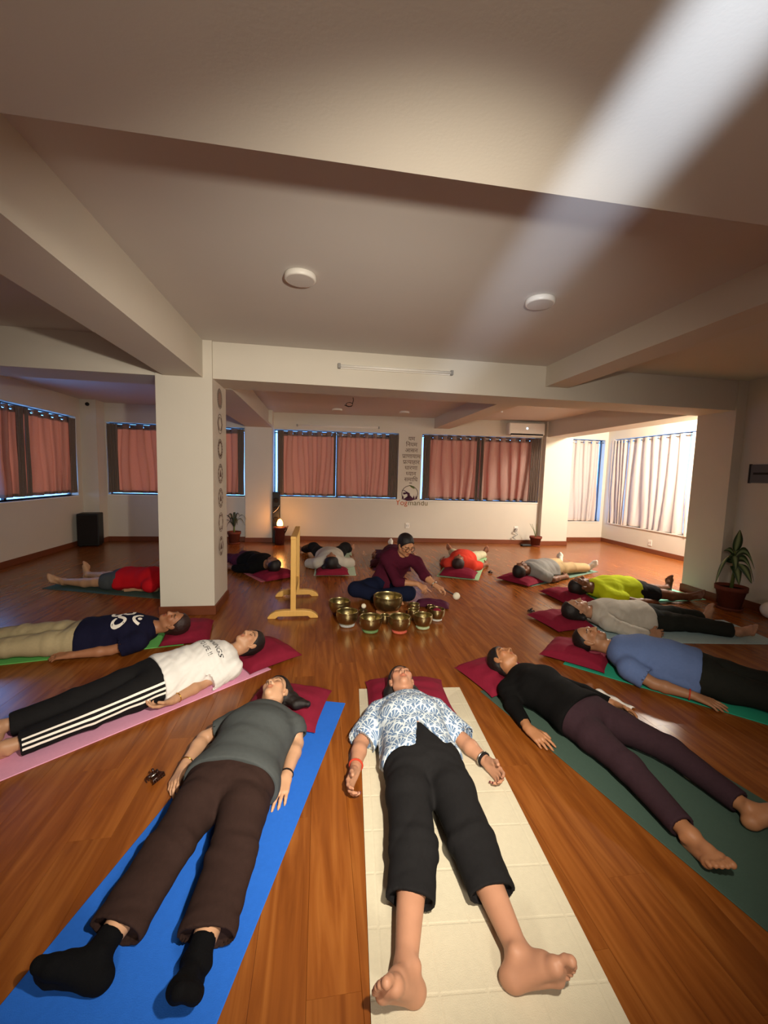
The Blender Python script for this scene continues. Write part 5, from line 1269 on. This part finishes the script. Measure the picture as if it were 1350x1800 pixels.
for lab, cx, cy, rz, wd, dp, ht, head, sd in (
    ('dark red cushion under the head of the woman in the leaf-print blouse', 0.60, 2.535, R(-4), 0.56, 0.42, 0.10, (0.533, 2.44, 0.178), 1),
    ('dark red cushion under the head of the woman in the charcoal t-shirt', -0.195, 2.50, R(-14), 0.50, 0.46, 0.10, (-0.235, 2.455, 0.175), 2),
    ('dark red cushion with a pointed corner under the person in the white t-shirt', -0.455, 3.285, R(-52), 0.50, 0.46, 0.11, (-0.545, 3.15, 0.175), 3),
    ('dark red cushion under the head of the person in the navy top', -1.16, 3.80, R(-80), 0.54, 0.40, 0.10, (-1.215, 3.63, 0.186), 4),
    ('dark red cushion under the head of the person in black at the back left', -0.60, 5.86, R(34), 0.54, 0.46, 0.10, (-0.655, 5.87, 0.185), 5),
    ('dark red cushion, its long edge facing the camera, under loose black hair', 0.20, 5.98, R(0), 0.50, 0.34, 0.12, (0.183, 5.99, 0.20), 6),
    ('dark red cushion under the head of the person in the coral top', 2.10, 5.80, R(-28), 0.54, 0.42, 0.12, (2.115, 5.86, 0.20), 7),
    ('dark red cushion under the head of the man with white socks', 2.90, 5.42, R(-60), 0.54, 0.42, 0.10, (2.895, 5.38, 0.188), 8),
    ('dark red cushion under the head of the man in the yellow-green t-shirt', 3.12, 4.60, R(-86), 0.54, 0.46, 0.11, (3.20, 4.50, 0.19), 9),
    ('dark red cushion under the head of the person in the grey sweater', 2.50, 3.78, R(98), 0.50, 0.46, 0.11, (2.555, 3.68, 0.185), 10),
    ('dark red cushion with a pointed corner under the man in the blue t-shirt', 2.18, 3.03, R(133), 0.50, 0.46, 0.11, (2.25, 2.935, 0.185), 11),
    ('dark red cushion with a pointed corner under the woman in the black top', 1.345, 2.745, R(195), 0.50, 0.46, 0.11, (1.362, 2.60, 0.175), 12),
    ):
    cushion(lab, cx, cy, rz, wd, dp, ht, M['maroon'], head, seed=sd)
cushion('plum cushion standing out behind the shoulder of the seated bowl player', 1.08, 6.55, R(-9), 0.5, 0.42, 0.10, M['plum'], (1.16, 6.40, 0.16), seed=13, group=None)

# ---- flat prints on clothing
def on_cloth(root, garment, V, F, fmap, name, material, direction):
    V2, F2 = subdivide_geo(V, F, 1); W, F3 = drape_print(V2, F2, fmap, bvh_of(garment), direction)
    MB().add(W, F3).build(name, material, root)
V, F, wd = row_geo(['ॐ'], 0.30)
cx_ = sum(a[0] for a in V)/len(V); cy_ = sum(a[1] for a in V)/len(V)
# lettering is read from the wearer's feet looking up: x -> own left, y -> head
on_cloth(D_root, D_top, V, F, lambda v: ((v[0]-cx_)*1.15+0.03, (v[1]-cy_)*1.05+0.30, 0.6), 'om_print', M['ink_white'], (0, 0, -1))
for i, (s_, sz) in enumerate((('RUNNINGS', 0.052), ('S TO LIFE !!', 0.044))):
    V, F = text_geo(s_, sz); w_ = max(a[0] for a in V)
    on_cloth(C_root, C_top, V, F, lambda v, w_=w_, i=i: (v[0]-w_/2+0.03, v[1]+0.325-i*0.062, 0.6), 'shirt_lettering', M['ink_black'], (0, 0, -1))
# three stripes down the outer seam of the track pants
bv = bvh_of(C_leg); hipL, knL, anL = CJ['hipL'], CJ['knL'], CJ['anL']
for k in range(3):
    b = MB(); n = 40; row = []
    el = [R(34), R(14), R(-4)][k]
    for i in range(n+1):
        t_ = i/n; 
        if t_ < 0.5: p = hipL+(knL-hipL)*(t_*2) + A3(0, 0.10*(1-t_*2), 0)
        else: p = knL+(anL-knL)*((t_-0.5)*2*0.86)
        for e in (el+0.075, el-0.075):
            d = Vector((math.cos(e), 0, math.sin(e))); hit = bv.ray_cast(Vector(p)+d*0.35, -d, 0.5)
            row.append(tuple((hit[0] if hit[0] is not None else Vector(p)+d*0.09)+d*0.002))
    b.v = row; b.f = [(2*i, 2*i+1, 2*i+3, 2*i+2) for i in range(n)]
    b.build('stripe', M['ink_white'], C_root, True)

# ------------------------------------------------------------------ the seated bowl player
root = thing('person', 'seated player in glasses and maroon kurta bending over bowls', 'person', (0.853, 4.95, 0))
o_ = A3(0.853, 4.95, 0)
Wd = lambda x, y, z: A3(x, y, z)-o_
J = dict(h=1.66, s=1.04, hs=1.06, pel=Wd(0.86, 4.98, 0.125), neck=Wd(1.0, 4.81, 0.515), head=Wd(1.025, 4.71, 0.665), hf=A3(0.36, -0.80, -0.42), hu=A3(0.18, -0.40, 0.9), front=un(A3(0.3, -0.9, 0.25)),
         shR=Wd(0.83, 4.87, 0.455), shL=Wd(1.18, 4.77, 0.435), elR=Wd(0.925, 4.63, 0.235), elL=Wd(1.235, 4.57, 0.325), wrR=Wd(1.15, 4.52, 0.235), wrL=Wd(1.325, 4.41, 0.245), tipR=Wd(1.245, 4.455, 0.165), tipL=Wd(1.43, 4.345, 0.212),
         palmR=A3(0.2, 0.3, -0.9), palmL=A3(0.2, -0.2, -0.9), curlR=0.75, curlL=0.8, hipR=Wd(0.77, 4.96, 0.12), hipL=Wd(0.95, 4.94, 0.12), knR=Wd(0.44, 4.75, 0.12), knL=Wd(1.04, 4.57, 0.115), anR=Wd(0.80, 4.53, 0.065), anL=Wd(0.72, 4.63, 0.085),
         toeR=A3(0.95, -0.15, 0.05), toeL=A3(-0.95, -0.1, 0.0), fem=0, bend=A3(-0.015, 0.07, 0.02), phiR=0, phiL=0, pfR=0, pfL=0)
maroon_k = cloth('maroon_kurta', '#4a1526', var=0.12); denim = cloth('navy_trousers', '#141a30', var=0.2)
build_person(root, J, 0.0065, dict(res=0.0065, floor=0.002, skin='#b88460', point='R', hair=dict(grow=0.010, line=0.028, slope=0.62), top=dict(name='kurta', mat=maroon_k, hem=-0.10, gw=0.026, gd=0.022, sleeve=1.42, sr=(0.074, 0.062), cuff=0.050, scoop=0.55, neckup=0.03, fold=0.008),
    legs=dict(mat=denim, hem=0.92, waist=0.16, g=0.018, r=(0.104, 0.088, 0.064), flat=1.0, fold=0.008), seed=31))
gl = MB(); x_, f_, u_ = head_axes(J)
for q in (-1, 1): gl.torus(tuple(head_pt(J, (q*0.034, 0.098, 0.0))), tuple(f_), 0.027, 0.0025, 20, 5)
gl.tube([head_pt(J, (-0.009, 0.100, 0.003)), head_pt(J, (0.0, 0.104, 0.006)), head_pt(J, (0.009, 0.100, 0.003))], 0.0022, 5)
for q in (-1, 1): gl.tube([head_pt(J, (q*0.060, 0.096, 0.006)), head_pt(J, (q*0.080, 0.05, 0.004)), head_pt(J, (q*0.082, 0.0, 0.004))], 0.0022, 5)
gl.build('glasses', M['dark_thread'], root, True)
MB().torus(tuple(J['wrL']*0.9+J['elL']*0.1), tuple(J['wrL']-J['elL']), 0.036, 0.006, 20, 6).build('bracelet', M['silver'], root, True)

# ------------------------------------------------------------------ singing bowls on ring cushions
def ring_cushion(label, x, y, R_, r, color, z=0.0):
    b = MB(); b.torus((0, 0, r*0.78), (0, 0, 1), R_, r, 28, 10)
    b.v = [(p[0]*(1+0.03*math.sin(7*math.atan2(p[1], p[0]))), p[1], max(0, r*0.78+(p[2]-r*0.78)*0.78)) for p in b.v]
    o = b.build('ring_cushion', mat('ring_cloth', color, 0.7, 0.2, var=0.3, scale=90, bump=0.2), None, True, (x, y, z+0.0003)); return tag(o, label, 'cushion', 'ring cushions under the bowls')
def bowl(label, x, y, D, h, z0, group='brass singing bowls', bulge=1.05, foot=0.22):
    R_ = D/2; pr = [(0.0, 0.0), (R_*foot, 0.0)]
    for k in range(1, 10):
        t_ = k/9; a = t_*math.pi/2*1.06; pr.append((R_*(foot+(bulge-foot)*math.sin(min(a, math.pi/2))**0.72) if a < math.pi/2 else R_*(bulge-0.6*(a-math.pi/2)), h*(1-math.cos(a))/(1-math.cos(math.pi/2*1.06))))
    rim = pr[-1][0]; pr += [(rim+0.0015, h+0.0025), (rim-0.003, h+0.004), (rim-0.006, h+0.001)]
    for k in range(8, -1, -1): r_, z_ = pr[2+k-0] if False else pr[1+k]; pr.append((max(0.0, r_-0.006), min(h, z_+0.005)))
    pr.append((0.0, 0.005))
    o = MB().lathe(pr, 40).build('singing_bowl', M['brass'], None, True, (x, y, z0)); return tag(o, label, 'bowl', group)
def set_bowl(label, rlabel, x, y, D, rimz, color, ringr=0.020, rr=None):
    ring_cushion(rlabel, x, y, rr or D*0.27, ringr, color); z0 = ringr*0.95; bowl(label, x, y, D, rimz-z0, z0)
set_bowl('brass singing bowl at the far left of the set', 'maroon ring under the far left bowl', 0.224, 4.246, 0.225, 0.147, '#4a1a20', 0.015)
set_bowl('brass singing bowl second from left, on a grey-white ring', 'grey-white ring cushion second from left', 0.284, 3.896, 0.212, 0.150, '#a8a8a4')
set_bowl('brass singing bowl in the front row on a green ring', 'green ring cushion in the front row', 0.496, 3.732, 0.216, 0.146, '#6d8a58')
set_bowl('brass singing bowl in the front row on a coral ring', 'coral red ring cushion in the front row', 0.771, 3.694, 0.208, 0.155, '#c8604c')
set_bowl('brass singing bowl in the front row on a pale green ring', 'pale green ring cushion at the right of the front row', 1.021, 3.774, 0.182, 0.136, '#a8b48c')
set_bowl('largest brass singing bowl, in the middle before the player', 'peach ring cushion under the largest bowl', 0.74, 4.206, 0.304, 0.205, '#d89a70', 0.026, 0.10)
set_bowl('brass singing bowl at the far right holding a red pad', 'white ring cushion under the far right bowl', 1.223, 3.978, 0.160, 0.120, '#c8c4bc', 0.014)
set_bowl('small brass bowl behind the pale green ring', 'beige ring under the small bowl', 0.985, 4.03, 0.118, 0.100, '#9a8a70', 0.012)
bowl('small brass bowl standing on the floor by the player\'s left knee', 1.045, 4.26, 0.125, 0.085, 0.0003)
bowl('tiny brass bowl in front of the largest bowl', 0.665, 3.93, 0.100, 0.085, 0.0003)
bowl('tiny brass bowl below the white-headed mallet', 0.464, 4.106, 0.088, 0.082, 0.0003)
bowl('tiny brass bowl by the player\'s pointing finger', 1.217, 4.187, 0.085, 0.085, 0.0003)
def mallet(label, p0, p1, ball, rb, hr=0.011, pad=M['felt']):
    p0, p1 = Vector(p0), Vector(p1); t = thing('mallet', label, 'mallet', p0, group='felt mallets'); d = (p1-p0).normalized()
    MB().tube([(0, 0, 0), (p1-p0)*0.5, (p1-p0)], [hr*1.1, hr*0.9, hr], 10).build('handle', M['dark_wood'], t, True)
    MB().ball(tuple(p1-p0+d*rb*0.8), (rb, rb, rb*1.0), 16, 10).build('felt_head', pad, t, True); return t
mallet('felt mallet with cream ball head held out by the seated player', (1.385, 4.385, 0.228), (1.515, 4.315, 0.165), None, 0.042, 0.010)
mallet('short white-headed mallet standing in a tiny bowl', (0.464, 4.106, 0.012), (0.468, 4.108, 0.105), None, 0.026, 0.009)
o = MB().ball((0, 0, 0.02), (0.045, 0.045, 0.022), 16, 8).build('pad', M['maroon'], None, True, (1.223, 3.978, 0.085)); tag(o, 'dark red pad lying in the far right bowl', 'pad')
cushion('rumpled plum cloth bag on the floor before the player\'s hands', 1.30, 4.42, R(-20), 0.40, 0.18, 0.085, M['plum'], base=0.0003, seed=41, name='cloth_bag', group=None)

# ------------------------------------------------------------------ wooden gong stand
t = thing('gong_stand', 'pale pine gong stand with two arched feet left of the bowls', 'stand', (-0.255, 4.55, 0))
prof = [(-0.255, 0), (-0.255, 0.018), (-0.225, 0.05), (-0.18, 0.075), (-0.10, 0.085), (0.10, 0.085), (0.18, 0.075), (0.225, 0.05), (0.255, 0.018), (0.255, 0), (0.175, 0), (0.15, 0.022), (-0.15, 0.022), (-0.175, 0)]
for y_ in (-0.38, 0.37):
    b = MB(); n = len(prof); b.v = [(x, y_-0.03, z) for x, z in prof]+[(x, y_+0.03, z) for x, z in prof]
    b.f = [tuple(range(n)), tuple(range(2*n-1, n-1, -1))]+[(i, i+n, (i+1) % n+n, (i+1) % n) for i in range(n)]
    bevel(b.build('foot', M['pine'], t), 0.006)
    bevel(MB().box(-0.027, 0.027, y_-0.022, y_+0.022, 0.08, 0.82).build('post', M['pine'], t), 0.004)
bevel(MB().box(-0.028, 0.028, -0.41, 0.40, 0.82, 0.85).build('top_beam', M['pine'], t), 0.004)
bevel(MB().box(-0.018, 0.018, -0.36, 0.35, 0.20, 0.25).build('stretcher', M['pine'], t), 0.004)
for y_ in (-0.15, 0.15): MB().torus((0, y_, 0.815), (1, 0, 0), 0.012, 0.003, 12, 5).build('hook', M['silver'], t, True)

# ------------------------------------------------------------------ plants
def leaf(parent, base, tip, width, droop, material=M['leaf'], n=10, name='leaf', side=None):
    base, tip = Vector(base), Vector(tip); ax = tip-base; L_ = ax.length; up = Vector((0, 0, 1)); s_ = Vector(side) if side else ax.cross(up)
    if s_.length < 1e-4: s_ = Vector((1, 0, 0))
    s_.normalize(); V = []; rib = []
    for i in range(n+1):
        t_ = i/n; p = base+ax*t_+up*(droop*4*t_*(1-t_)); w_ = width*(math.sin(math.pi*min(1, t_**0.75*0.97+0.02))**0.8)*0.5
        nn = ax.normalized().cross(s_)
        for k, e in enumerate((-1, -0.5, 0, 0.5, 1)):
            V.append(tuple(p+s_*w_*e + nn*(abs(e)*-0.18*w_) + Vector((0, 0, 0.003*math.sin(9*t_+e*3))))); rib.append(abs(e))
    F = [(i*5+k, i*5+k+1, (i+1)*5+k+1, (i+1)*5+k) for i in range(n) for k in range(4)]
    o = MB().add(V, F).build(name, material, parent, True); at = o.data.attributes.new('rib', 'FLOAT', 'POINT'); at.data.foreach_set('value', rib)
    so = o.modifiers.new('thick', 'SOLIDIFY'); so.thickness = 0.0015; return o
def pot(parent, r0, r1, h, saucer=True):
    z0 = 0.012 if saucer else 0
    MB().lathe([(0, z0), (r0, z0), (r1*0.97, z0+h*0.80), (r1*1.06, z0+h*0.80), (r1*1.08, z0+h), (r1*0.98, z0+h), (r1*0.93, z0+h*0.88), (0, z0+h*0.88)], 32).build('pot', M['terracotta'], parent, True)
    MB().lathe([(0, z0+h*0.885), (r1*0.92, z0+h*0.885)], 24).build('soil', M['soil'], parent)
    if saucer: MB().lathe([(0, 0), (r0*1.15, 0), (r0*1.3, 0.03), (r0*1.24, 0.03), (r0*1.1, 0.011), (0, 0.011)], 28).build('saucer', M['terracotta'], parent, True)
t = thing('potted_plant', 'large variegated leafy plant in a terracotta pot by the right wall', 'plant', (4.905, 4.07, 0))
pot(t, 0.105, 0.150, 0.27)
MB().tube([(0, 0, 0.23), (0.005, -0.01, 0.45), (-0.01, 0.0, 0.60), (0.0, 0, 0.70)], [0.02, 0.017, 0.014, 0.009], 8).build('stem', M['stem'], t, True)
Ri = Vector((0.987, -0.158, 0)); Fr = Vector((-0.158, -0.987, 0))
def lp(a, z, d=0.0): return tuple(Ri*a+Fr*d+Vector((0, 0, z)))
UPF = Vector((0, 0, 0.9))+Fr*0.45
for base, tip, wdt, dr, sd in (((0, .70), (0.03, .96), 0.115, 0.0, Ri), ((-.01, .66), (-.17, .71, .04), 0.06, 0.04, UPF), ((-.02, .60), (-.245, .33, .06), 0.13, 0.15, UPF+Ri*0.5), ((-.01, .56), (-.17, .40, -.02), 0.12, 0.13, UPF+Ri*0.5), ((0.0, .62), (.235, .50, .02), 0.12, 0.14, UPF-Ri*0.5),
                           ((.01, .58), (.20, .36, .07), 0.12, 0.13, UPF-Ri*0.5), ((0, .52), (-.07, .34, .18), 0.13, 0.08, Ri), ((0, .55), (.08, .36, .17), 0.13, 0.08, Ri), ((.01, .66), (.12, .66, -.08), 0.09, 0.05, UPF), ((-.01, .63), (-.10, .50, .15), 0.11, 0.07, Ri)):
    leaf(t, lp(*base), lp(*tip), wdt, dr, side=tuple(sd))
t = thing('potted_plant', 'slim plant with long drooping leaves in terracotta behind the column', 'plant', (-1.72, 8.62, 0))
pot(t, 0.09, 0.125, 0.24)
MB().tube([(0, 0, 0.2), (0, 0, 0.36)], 0.016, 8).build('stem', M['stem'], t, True)
dk = mat('dark_leaf', '#3a4230', 0.5, 0.3, var=0.25)
for a, l, h_ in ((0.2, .24, .62), (2.9, .25, .60), (2.4, .18, .66), (0.9, .15, .68), (3.4, .27, .44), (-0.2, .22, .50), (4.3, .16, .55), (5.2, .18, .52), (3.1, .17, .36), (1.6, .1, .70)):
    c, s_ = math.cos(a), math.sin(a); leaf(t, (0.01*c, 0.01*s_, 0.34), (l*c, l*s_*0.6, h_-0.12), 0.045, 0.16, dk)
t = thing('potted_plant', 'small terracotta pot with bare twigs by the back right pier', 'plant', (4.755, 8.30, 0))
pot(t, 0.085, 0.125, 0.21)
for a, l in ((2.6, .17), (3.4, .12), (1.2, .08)):
    MB().tube([(0, 0, 0.19), (0.4*l*math.cos(a), 0, 0.36), (l*math.cos(a), 0.05*math.sin(a), 0.50)], [0.006, 0.005, 0.003], 6).build('twig', M['stem'], t, True)
o = bevel(MB().box(-0.11, 0.11, -0.05, 0.05, 0, 0.045).build('charger', M['black_plastic'], None, False, (4.53, 8.30, 0.0003)), 0.015); tag(o, 'flat black box on the floor beside the pot with bare twigs', 'box')

# ------------------------------------------------------------------ salt lamp, speakers
t = thing('tower_speaker', 'tall narrow black speaker behind the glowing salt lamp', 'speaker', (-0.895, 8.78, 0))
cab = bevel(MB().box(-0.07, 0.07, -0.08, 0.10, 0, 1.07).build('cabinet', M['black_plastic'], t), 0.008)
for z in (0.9, 0.72, 0.5): MB().lathe([(0.0, 0.0), (0.045, 0.0), (0.052, 0.006), (0.045, 0.010), (0.02, 0.004), (0, 0.006)], 20).build('driver', M['dark_gap'], cab, True).matrix_local = Matrix.Translation((0, -0.081, z)) @ Matrix.Rotation(math.pi/2, 4, 'X')
MB().tube([(0.07, -0.09, 0.80), (0.03, -0.10, 0.72), (-0.03, -0.10, 0.66), (-0.06, -0.09, 0.64)], 0.005, 6).build('cable', M['cable_white'], t, True)
t = thing('planter', 'dark red-brown planter with a side stick, carrying the salt lamp', 'planter', (-0.80, 8.52, 0))
MB().lathe([(0, 0), (0.085, 0), (0.095, 0.02), (0.105, 0.30), (0.135, 0.33), (0.135, 0.365), (0.115, 0.37), (0, 0.37)], 28).build('body', mat('red_brown_lacquer', '#4a1d16', 0.45, 0.4, var=0.2), t, True)
MB().tube([(0.09, -0.02, 0.22), (0.13, -0.03, 0.30), (0.165, -0.03, 0.39)], [0.010, 0.012, 0.012], 8).build('stick', M['dark_wood'], t, True)
t = thing('salt_lamp', 'small glowing orange salt lamp on the planter', 'lamp', (-0.80, 8.52, 0.3705))
MB().lathe([(0, 0), (0.066, 0), (0.070, 0.012), (0.062, 0.02), (0, 0.02)], 20).build('base', M['dark_wood'], t, True)
b = MB(); b.lathe([(0.0, 0.02), (0.055, 0.02), (0.062, 0.05), (0.052, 0.10), (0.032, 0.14), (0.0, 0.158)], 14)
rr = random.Random(4); b.v = [tuple(Vector(v)*(1+rr.uniform(-.05, .05)) if v[2] > 0.021 else v) for v in b.v]
b.build('salt_crystal', mat('glowing_salt', '#f0a050', 0.5, 0.3, var=0.1, emit=(1.0, 0.36, 0.06), estr=26.0), t, True)
light('salt_lamp_bulb', 'POINT', (-0.78, 8.40, 0.52), 9.0, (1.0, 0.42, 0.12), shadow_soft_size=0.05)
t = thing('subwoofer', 'black box speaker in the left back corner', 'speaker', (-4.28, 8.40, 0), R(12))
sub = bevel(MB().box(-0.17, 0.17, -0.16, 0.17, 0.02, 0.62).build('cabinet', M['black_plastic'], t), 0.012)
bevel(MB().box(-0.155, 0.155, -0.172, -0.158, 0.05, 0.59).build('grille', M['dark_gap'], sub), 0.006)
for sx in (-0.13, 0.13):
    for sy in (-0.12, 0.13): MB().lathe([(0, 0), (0.02, 0), (0.022, 0.02), (0, 0.02)], 12, (sx, sy, 0)).build('foot', M['dark_gap'], t, True)

# ------------------------------------------------------------------ small things on the floor
def claw_clip(label, x, y, rz, sc, material):
    t = thing('hair_clip', label, 'hair clip', (x, y, 0.0003), rz, 'hair clips on the floor')
    for q in (-1, 1):
        b = MB(); n = 6
        for i in range(n):
            yy = (-0.5+i/(n-1))*0.055*sc
            b.tube([(q*0.004*sc, yy*0.6, 0.030*sc), (q*0.020*sc, yy, 0.026*sc), (q*0.027*sc, yy, 0.012*sc), (q*0.016*sc, yy*1.05, 0.0025*sc)], [0.0035*sc, 0.004*sc, 0.0035*sc, 0.002*sc], 6)
        b.tube([(q*0.021*sc, -0.028*sc, 0.025*sc), (q*0.021*sc, 0.028*sc, 0.025*sc)], 0.005*sc, 6); b.build('jaw', material, t, True)
        MB().tube([(q*0.004*sc, 0, 0.029*sc), (q*0.014*sc, 0, 0.045*sc), (q*0.018*sc, 0, 0.052*sc)], [0.005*sc, 0.006*sc, 0.004*sc], 6).build('lever', material, t, True)
    MB().tube([(0, -0.02*sc, 0.030*sc), (0, 0.02*sc, 0.030*sc)], 0.005*sc, 8).build('spring', M['silver'], t, True); return t
tort = mat('dark_tortoiseshell', '#2a130c', 0.25, 0.5, var=0.6, scale=120)
claw_clip('dark brown claw clip on the floor beside the blue mat', -0.766, 1.975, R(-30), 1.05, tort)
claw_clip('dark claw clip on the floor near the cushion of the grey sweater', 2.36, 4.12, R(30), 1.0, M['dark_thread'])
claw_clip('tiny dark claw clip beside the leaf green mat', 2.66, 5.92, R(10), 0.9, M['dark_thread'])
b = MB(); n, m_ = 12, 4
for j in range(m_+1):
    for i in range(n+1):
        u, v = i/n-0.5, j/m_-0.5; b.v.append((u*0.26, v*0.085*(1-0.25*u), 0.012+0.006*math.sin(u*14+v*5)+0.008*math.cos(v*6)))
b.f = [(j*(n+1)+i, j*(n+1)+i+1, (j+1)*(n+1)+i+1, (j+1)*(n+1)+i) for j in range(m_) for i in range(n)]
o = b.build('cloth', M['paper'], None, True, (2.01, 2.375, 0.0)); o.rotation_euler = (0, 0, R(-72)); so = o.modifiers.new('thick', 'SOLIDIFY'); so.thickness = 0.008; so.offset = -1
tag(o, 'narrow white folded cloth beside the hip of the woman in black', 'cloth')
o = MB().ball((0, 0, 0.095), 0.095, 20, 14).build('ball', M['white_plastic'], None, True, (5.04, 3.72, 0.0003)); tag(o, 'small white ball on the floor at the right photo edge', 'ball')
